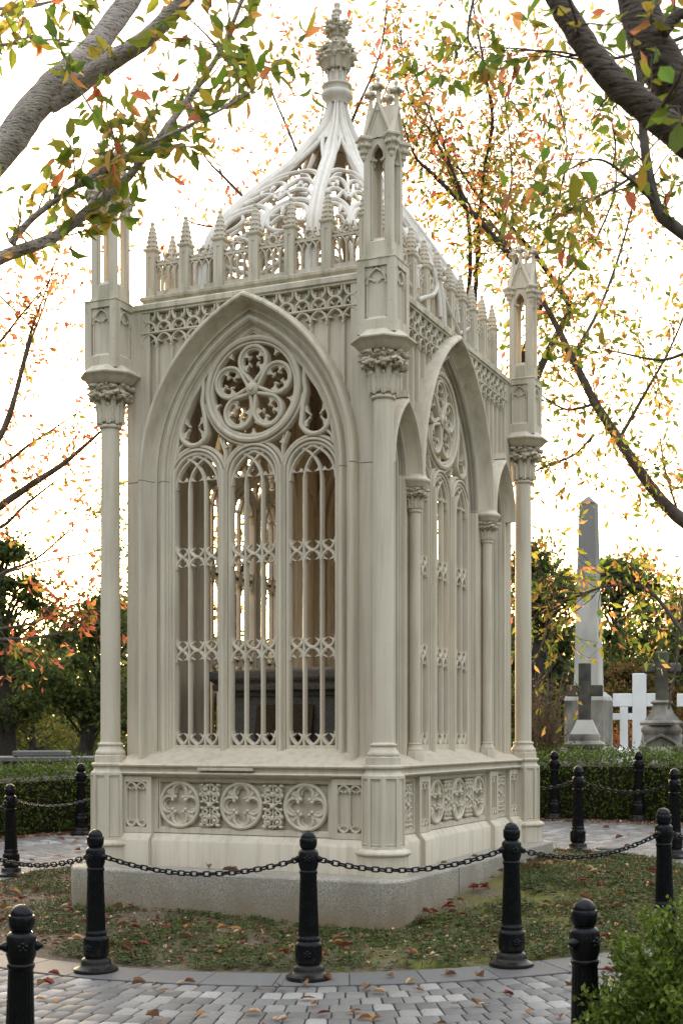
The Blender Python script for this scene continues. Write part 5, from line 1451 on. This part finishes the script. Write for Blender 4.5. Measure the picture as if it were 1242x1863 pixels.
# shrubs
def twiggy(name, label, px, Y, top, wid, n, col_b, leafcols, nl, seed):
    rg = random.Random(seed); x = (px-CX)*Y/FPX; b = Vector((x, Y, gz(x, Y))); root = empty(name, b); tag(root, label, 'shrub')
    H = CH + (HY-top)*Y/FPX - b.z; Wd = wid*Y/FPX/2; T = MB(); L_ = MB()
    for k in range(n):
        p = Vector((rg.uniform(-.3, .3)*Wd, rg.uniform(-.3, .3)*Wd, 0)); e = Vector((rg.uniform(-1, 1)*Wd, rg.uniform(-1, 1)*Wd, H*rg.uniform(.5, 1.02)))
        m = p.lerp(e, .5) + rv(rg)*.12; T.tube([p, m, e], [.012, .008, .003], 4)
        for q in range(nl):
            t = rg.uniform(.25, 1); lp = p.lerp(e, t) + rv(rg)*.09; leaf4(L_, lp, rv(rg), rv(rg), .07, .03, jit(rg, rg.choice(leafcols), .3))
    T.build('stems', col_b, root); L_.build('foliage', M_LEAF, root, flat=True)
M_STRAW = simple('dry_stems', (.20, .145, .09), .9, 20, .5, 0)
twiggy('dry_shrub', 'brown dry twiggy shrub between the corner column and the obelisk pedestal', 985, 24, 1215, 95, 120, M_STRAW, [(.20, .12, .06), (.14, .10, .05), (.10, .09, .03)], 16, 3)
twiggy('autumn_shrub', 'orange autumn shrub glowing behind the white crosses', 1140, 31.5, 1290, 130, 90, M_STRAW, [(.55, .20, .03), (.45, .13, .03), (.6, .28, .05)], 22, 4)

# ------------------------------------------------------------------ things on the ground
rg = random.Random(31)
FL = {'brown': [(.20, .11, .055), (.25, .15, .08), (.16, .085, .045)], 'tan': [(.42, .29, .17), (.50, .34, .20)], 'dark red': [(.15, .028, .030), (.19, .035, .03), (.11, .022, .026)], 'orange': [(.34, .14, .045), (.38, .18, .05)]}
def fallen(mb, p, L, col):
    yaw = rg.uniform(0, 2*pi); d = Vector((cos(yaw), sin(yaw), rg.uniform(-.1, .25))); upv = Vector((rg.uniform(-.35, .35), rg.uniform(-.35, .35), 1))
    leaf(mb, p, d, upv, L, L*rg.uniform(.45, .62), col, rg.uniform(.15, .6), rg.uniform(-.05, .28))
    b = p - d*.0; mb.tube([b, b - d*(L*.16) + Vector((0, 0, .003)), b - d*(L*.3)], [.0014, .0012, .0008], 4)
protos = {}
for cname, cs in FL.items():
    for k in range(4):
        m = MB(); fallen(m, Vector((0, 0, 0)), rg.uniform(.075, .10), rg.choice(cs)); protos[(cname, k)] = m
pmesh = {}
def drop(cname, x, y, z, where, scale=1.0):
    k = (cname, rg.randrange(4)); lab = '%s fallen cherry leaf lying %s' % (cname, where)
    if k not in pmesh: o = protos[k].build('fallen_leaf', M_DRY, flat=True); pmesh[k] = o
    else: o = copy(pmesh[k])
    o.location = (x, y, z); o.rotation_euler = (0, 0, rg.uniform(0, 6.28)); o.scale = (scale,)*3
    tag(o, lab, 'leaf', '%s leaves lying %s' % (cname, where))
cn = ['brown', 'brown', 'brown', 'tan', 'tan', 'dark red', 'dark red', 'orange']
k = 0
while k < 62:       # on the pavers
    px, py = rg.uniform(-20, 1260), rg.uniform(1775, 1880); Y = FPX*1.6/(py-HY); x = (px-CX)*Y/FPX
    dd = hypot(x-RC.x, Y-RC.y)
    if dd < 3.75 or dd > 6.9: continue
    drop(rg.choice(cn), x, Y, GH(x, Y) + .022, 'on the grey pavers in front', rg.uniform(.8, 1.25)); k += 1
k = 0
while k < 26:       # on the far paving, left and right
    px = rg.choice((rg.uniform(0, 150), rg.uniform(985, 1240))); py = rg.uniform(1505, 1560); a = rg.uniform(0, 1)
    Y = rg.uniform(14.5, 19); x = (px-CX)*Y/FPX; dd = hypot(x-RC.x, Y-RC.y)
    if dd < 3.9 or dd > 6.9: continue
    drop(rg.choice(cn), x, Y, GH(x, Y) + .022, 'on the paving behind, beside the hedges', 1.2); k += 1
k = 0
while k < 150:      # in the bed
    a = rg.uniform(-pi, pi); rr = sqrt(rg.uniform(.4, 1))*3.4; x, y = polar(a, rr)
    if y > 16 or in_plinth(x, y, .05) or rr > bed_r(a)-.05 or (y > 13 and x < -1): continue
    side = 'on the bare soil in front of the plinth' if x < .6 else 'on the moss right of the plinth'
    drop(rg.choice(cn), x, y, BH(x, y) + .040, side, rg.uniform(.8, 1.25)); k += 1
k = 0
while k < 40:       # drifted against the side of the plinth
    v = rg.uniform(-2.2, 1.9); c, s_ = cos(MR), sin(MR); u = 1.66 + abs(rg.gauss(0, .09)); x, y = MC.x + u*c - v*s_, MC.y + u*s_ + v*c
    drop(rg.choice(['brown', 'dark red', 'dark red', 'brown']), x, y, BH(x, y) + .042, 'in the drift along the side of the plinth', rg.uniform(.8, 1.2)); k += 1
for u, v in ((-.2, -2.22), (.05, -2.26), (.1, -2.25), (1.47, -.9), (1.46, -.2), (1.5, .35), (1.45, 1.3), (1.47, .9)):
    c, s_ = cos(MR), sin(MR); drop('brown', MC.x + u*c - v*s_, MC.y + u*s_ + v*c, .455, 'on the granite ledge of the tomb', 1.1)
# clover, moss tufts and short grass of the bed
GCm = MB(); k = 0
gc = [(.05, .085, .018), (.07, .10, .02), (.04, .07, .016), (.10, .11, .03), (.085, .12, .035)]
while k < 30000:
    a = rg.uniform(-pi, pi); rr = sqrt(rg.uniform(.2, 1))*3.6; x, y = polar(a, rr)
    if y > 16.6 or rr > bed_r(a)-.02 or in_plinth(x, y, .01): k += .02; continue
    dn = noise.noise(Vector((x*1.5, y*1.5, 7))) + .6*noise.noise(Vector((x*5, y*5, 2))) + .07*x + .12
    if dn < rg.uniform(-.4, .4): k += .05; continue
    p = Vector((x, y, BH(x, y) + .002)); h = rg.uniform(.014, .05)
    if rg.random() < .4:
        d = Vector((rg.uniform(-.7, .7), rg.uniform(-.7, .7), 1)); leaf4(GCm, p, d, rv(rg), h*1.9, .007, jit(rg, rg.choice(gc), .4))
    else:
        for q in range(3): 
            t = q*2.09 + rg.random(); leaf4(GCm, p + Vector((0, 0, h*.6)), Vector((cos(t), sin(t), rg.uniform(0, .5))), Vector((0, 0, 1)), rg.uniform(.018, .04), rg.uniform(.016, .03), jit(rg, rg.choice(gc), .4))
    k += 1
tag(GCm.build('ground_cover', M_HEDGE, flat=True), 'patchy clover and short grass in the bed round the tomb', 'ground cover', kind='stuff')
LT = MB()
for k in range(5200):
    q = rg.random()
    if q < .55:
        a = rg.uniform(-pi, pi); rr = sqrt(rg.uniform(.3, 1))*3.55; x, y = polar(a, rr)
        if rr > bed_r(a) or in_plinth(x, y, .02): continue
        z = BH(x, y) + rg.uniform(.012, .034)
    else:
        a = rg.choice((rg.uniform(radians(30), radians(80)), rg.uniform(radians(100), radians(146)))); rr = 6.95 - abs(rg.gauss(0, .14)); x, y = polar(a, rr); z = GH(x, y) + .018
    d = Vector((rg.uniform(-1, 1), rg.uniform(-1, 1), .1)); leaf(LT, Vector((x, y, z)), d, Vector((rg.uniform(-.4, .4), rg.uniform(-.4, .4), 1)), rg.uniform(.025, .075), .032, jit(rg, rg.choice(FL[rg.choice(['brown', 'brown', 'brown', 'tan', 'dark red'])]), .4), .4, .2)
tag(LT.build('leaf_litter', M_DRY, flat=True), 'crumbled leaf litter scattered in the bed and under the hedges', 'leaf litter', kind='stuff')

# ------------------------------------------------------------------ light
SUN_EL, SUN_AZ = radians(6.0), radians(-9.0)       # low behind the trees, a little left of the view axis
w = bpy.data.worlds.new('World'); sc.world = w; w.use_nodes = True
nt = w.node_tree; bg = nt.nodes['Background']
sky = nt.nodes.new('ShaderNodeTexSky'); sky.sky_type = 'NISHITA'; sky.sun_disc = False
sky.sun_elevation = SUN_EL; sky.sun_rotation = SUN_AZ
sky.air_density = 1.0; sky.dust_density = 4.5; sky.ozone_density = 1.0
hs = nt.nodes.new('ShaderNodeHueSaturation'); hs.inputs['Saturation'].default_value = .95
nt.links.new(sky.outputs[0], hs.inputs['Color'])
# thin bright cloud, brightest overhead as an overcast sky is
tc = nt.nodes.new('ShaderNodeTexCoord'); sx = nt.nodes.new('ShaderNodeSeparateXYZ'); nt.links.new(tc.outputs['Generated'], sx.inputs[0])
cl = ramp(nt, sx.outputs[2], [(0, (.25, .24, .22)), (.12, (.7, .7, .72)), (.5, (2.65, 2.66, 2.72)), (1, (4.3, 4.33, 4.5))])
nt.links.new(mix(nt, 1.0, hs.outputs[0], cl, 'ADD'), bg.inputs[0]); bg.inputs[1].default_value = .15
sd = bpy.data.lights.new('sun', 'SUN'); sd.energy = 2.0; sd.angle = radians(.6); sd.color = (1, .80, .56)
so = bpy.data.objects.new('sun', sd); COL.objects.link(so)
d = Vector((sin(SUN_AZ)*cos(SUN_EL), cos(SUN_AZ)*cos(SUN_EL), sin(SUN_EL)))
so.rotation_euler = d.to_track_quat('Z', 'Y').to_euler(); so.location = d*60
vs_ = sc.view_settings
vs_.view_transform = 'Standard'; vs_.look = 'None'; vs_.exposure = 1.74; vs_.gamma = 1.0
sc.display_settings.display_device = 'sRGB'
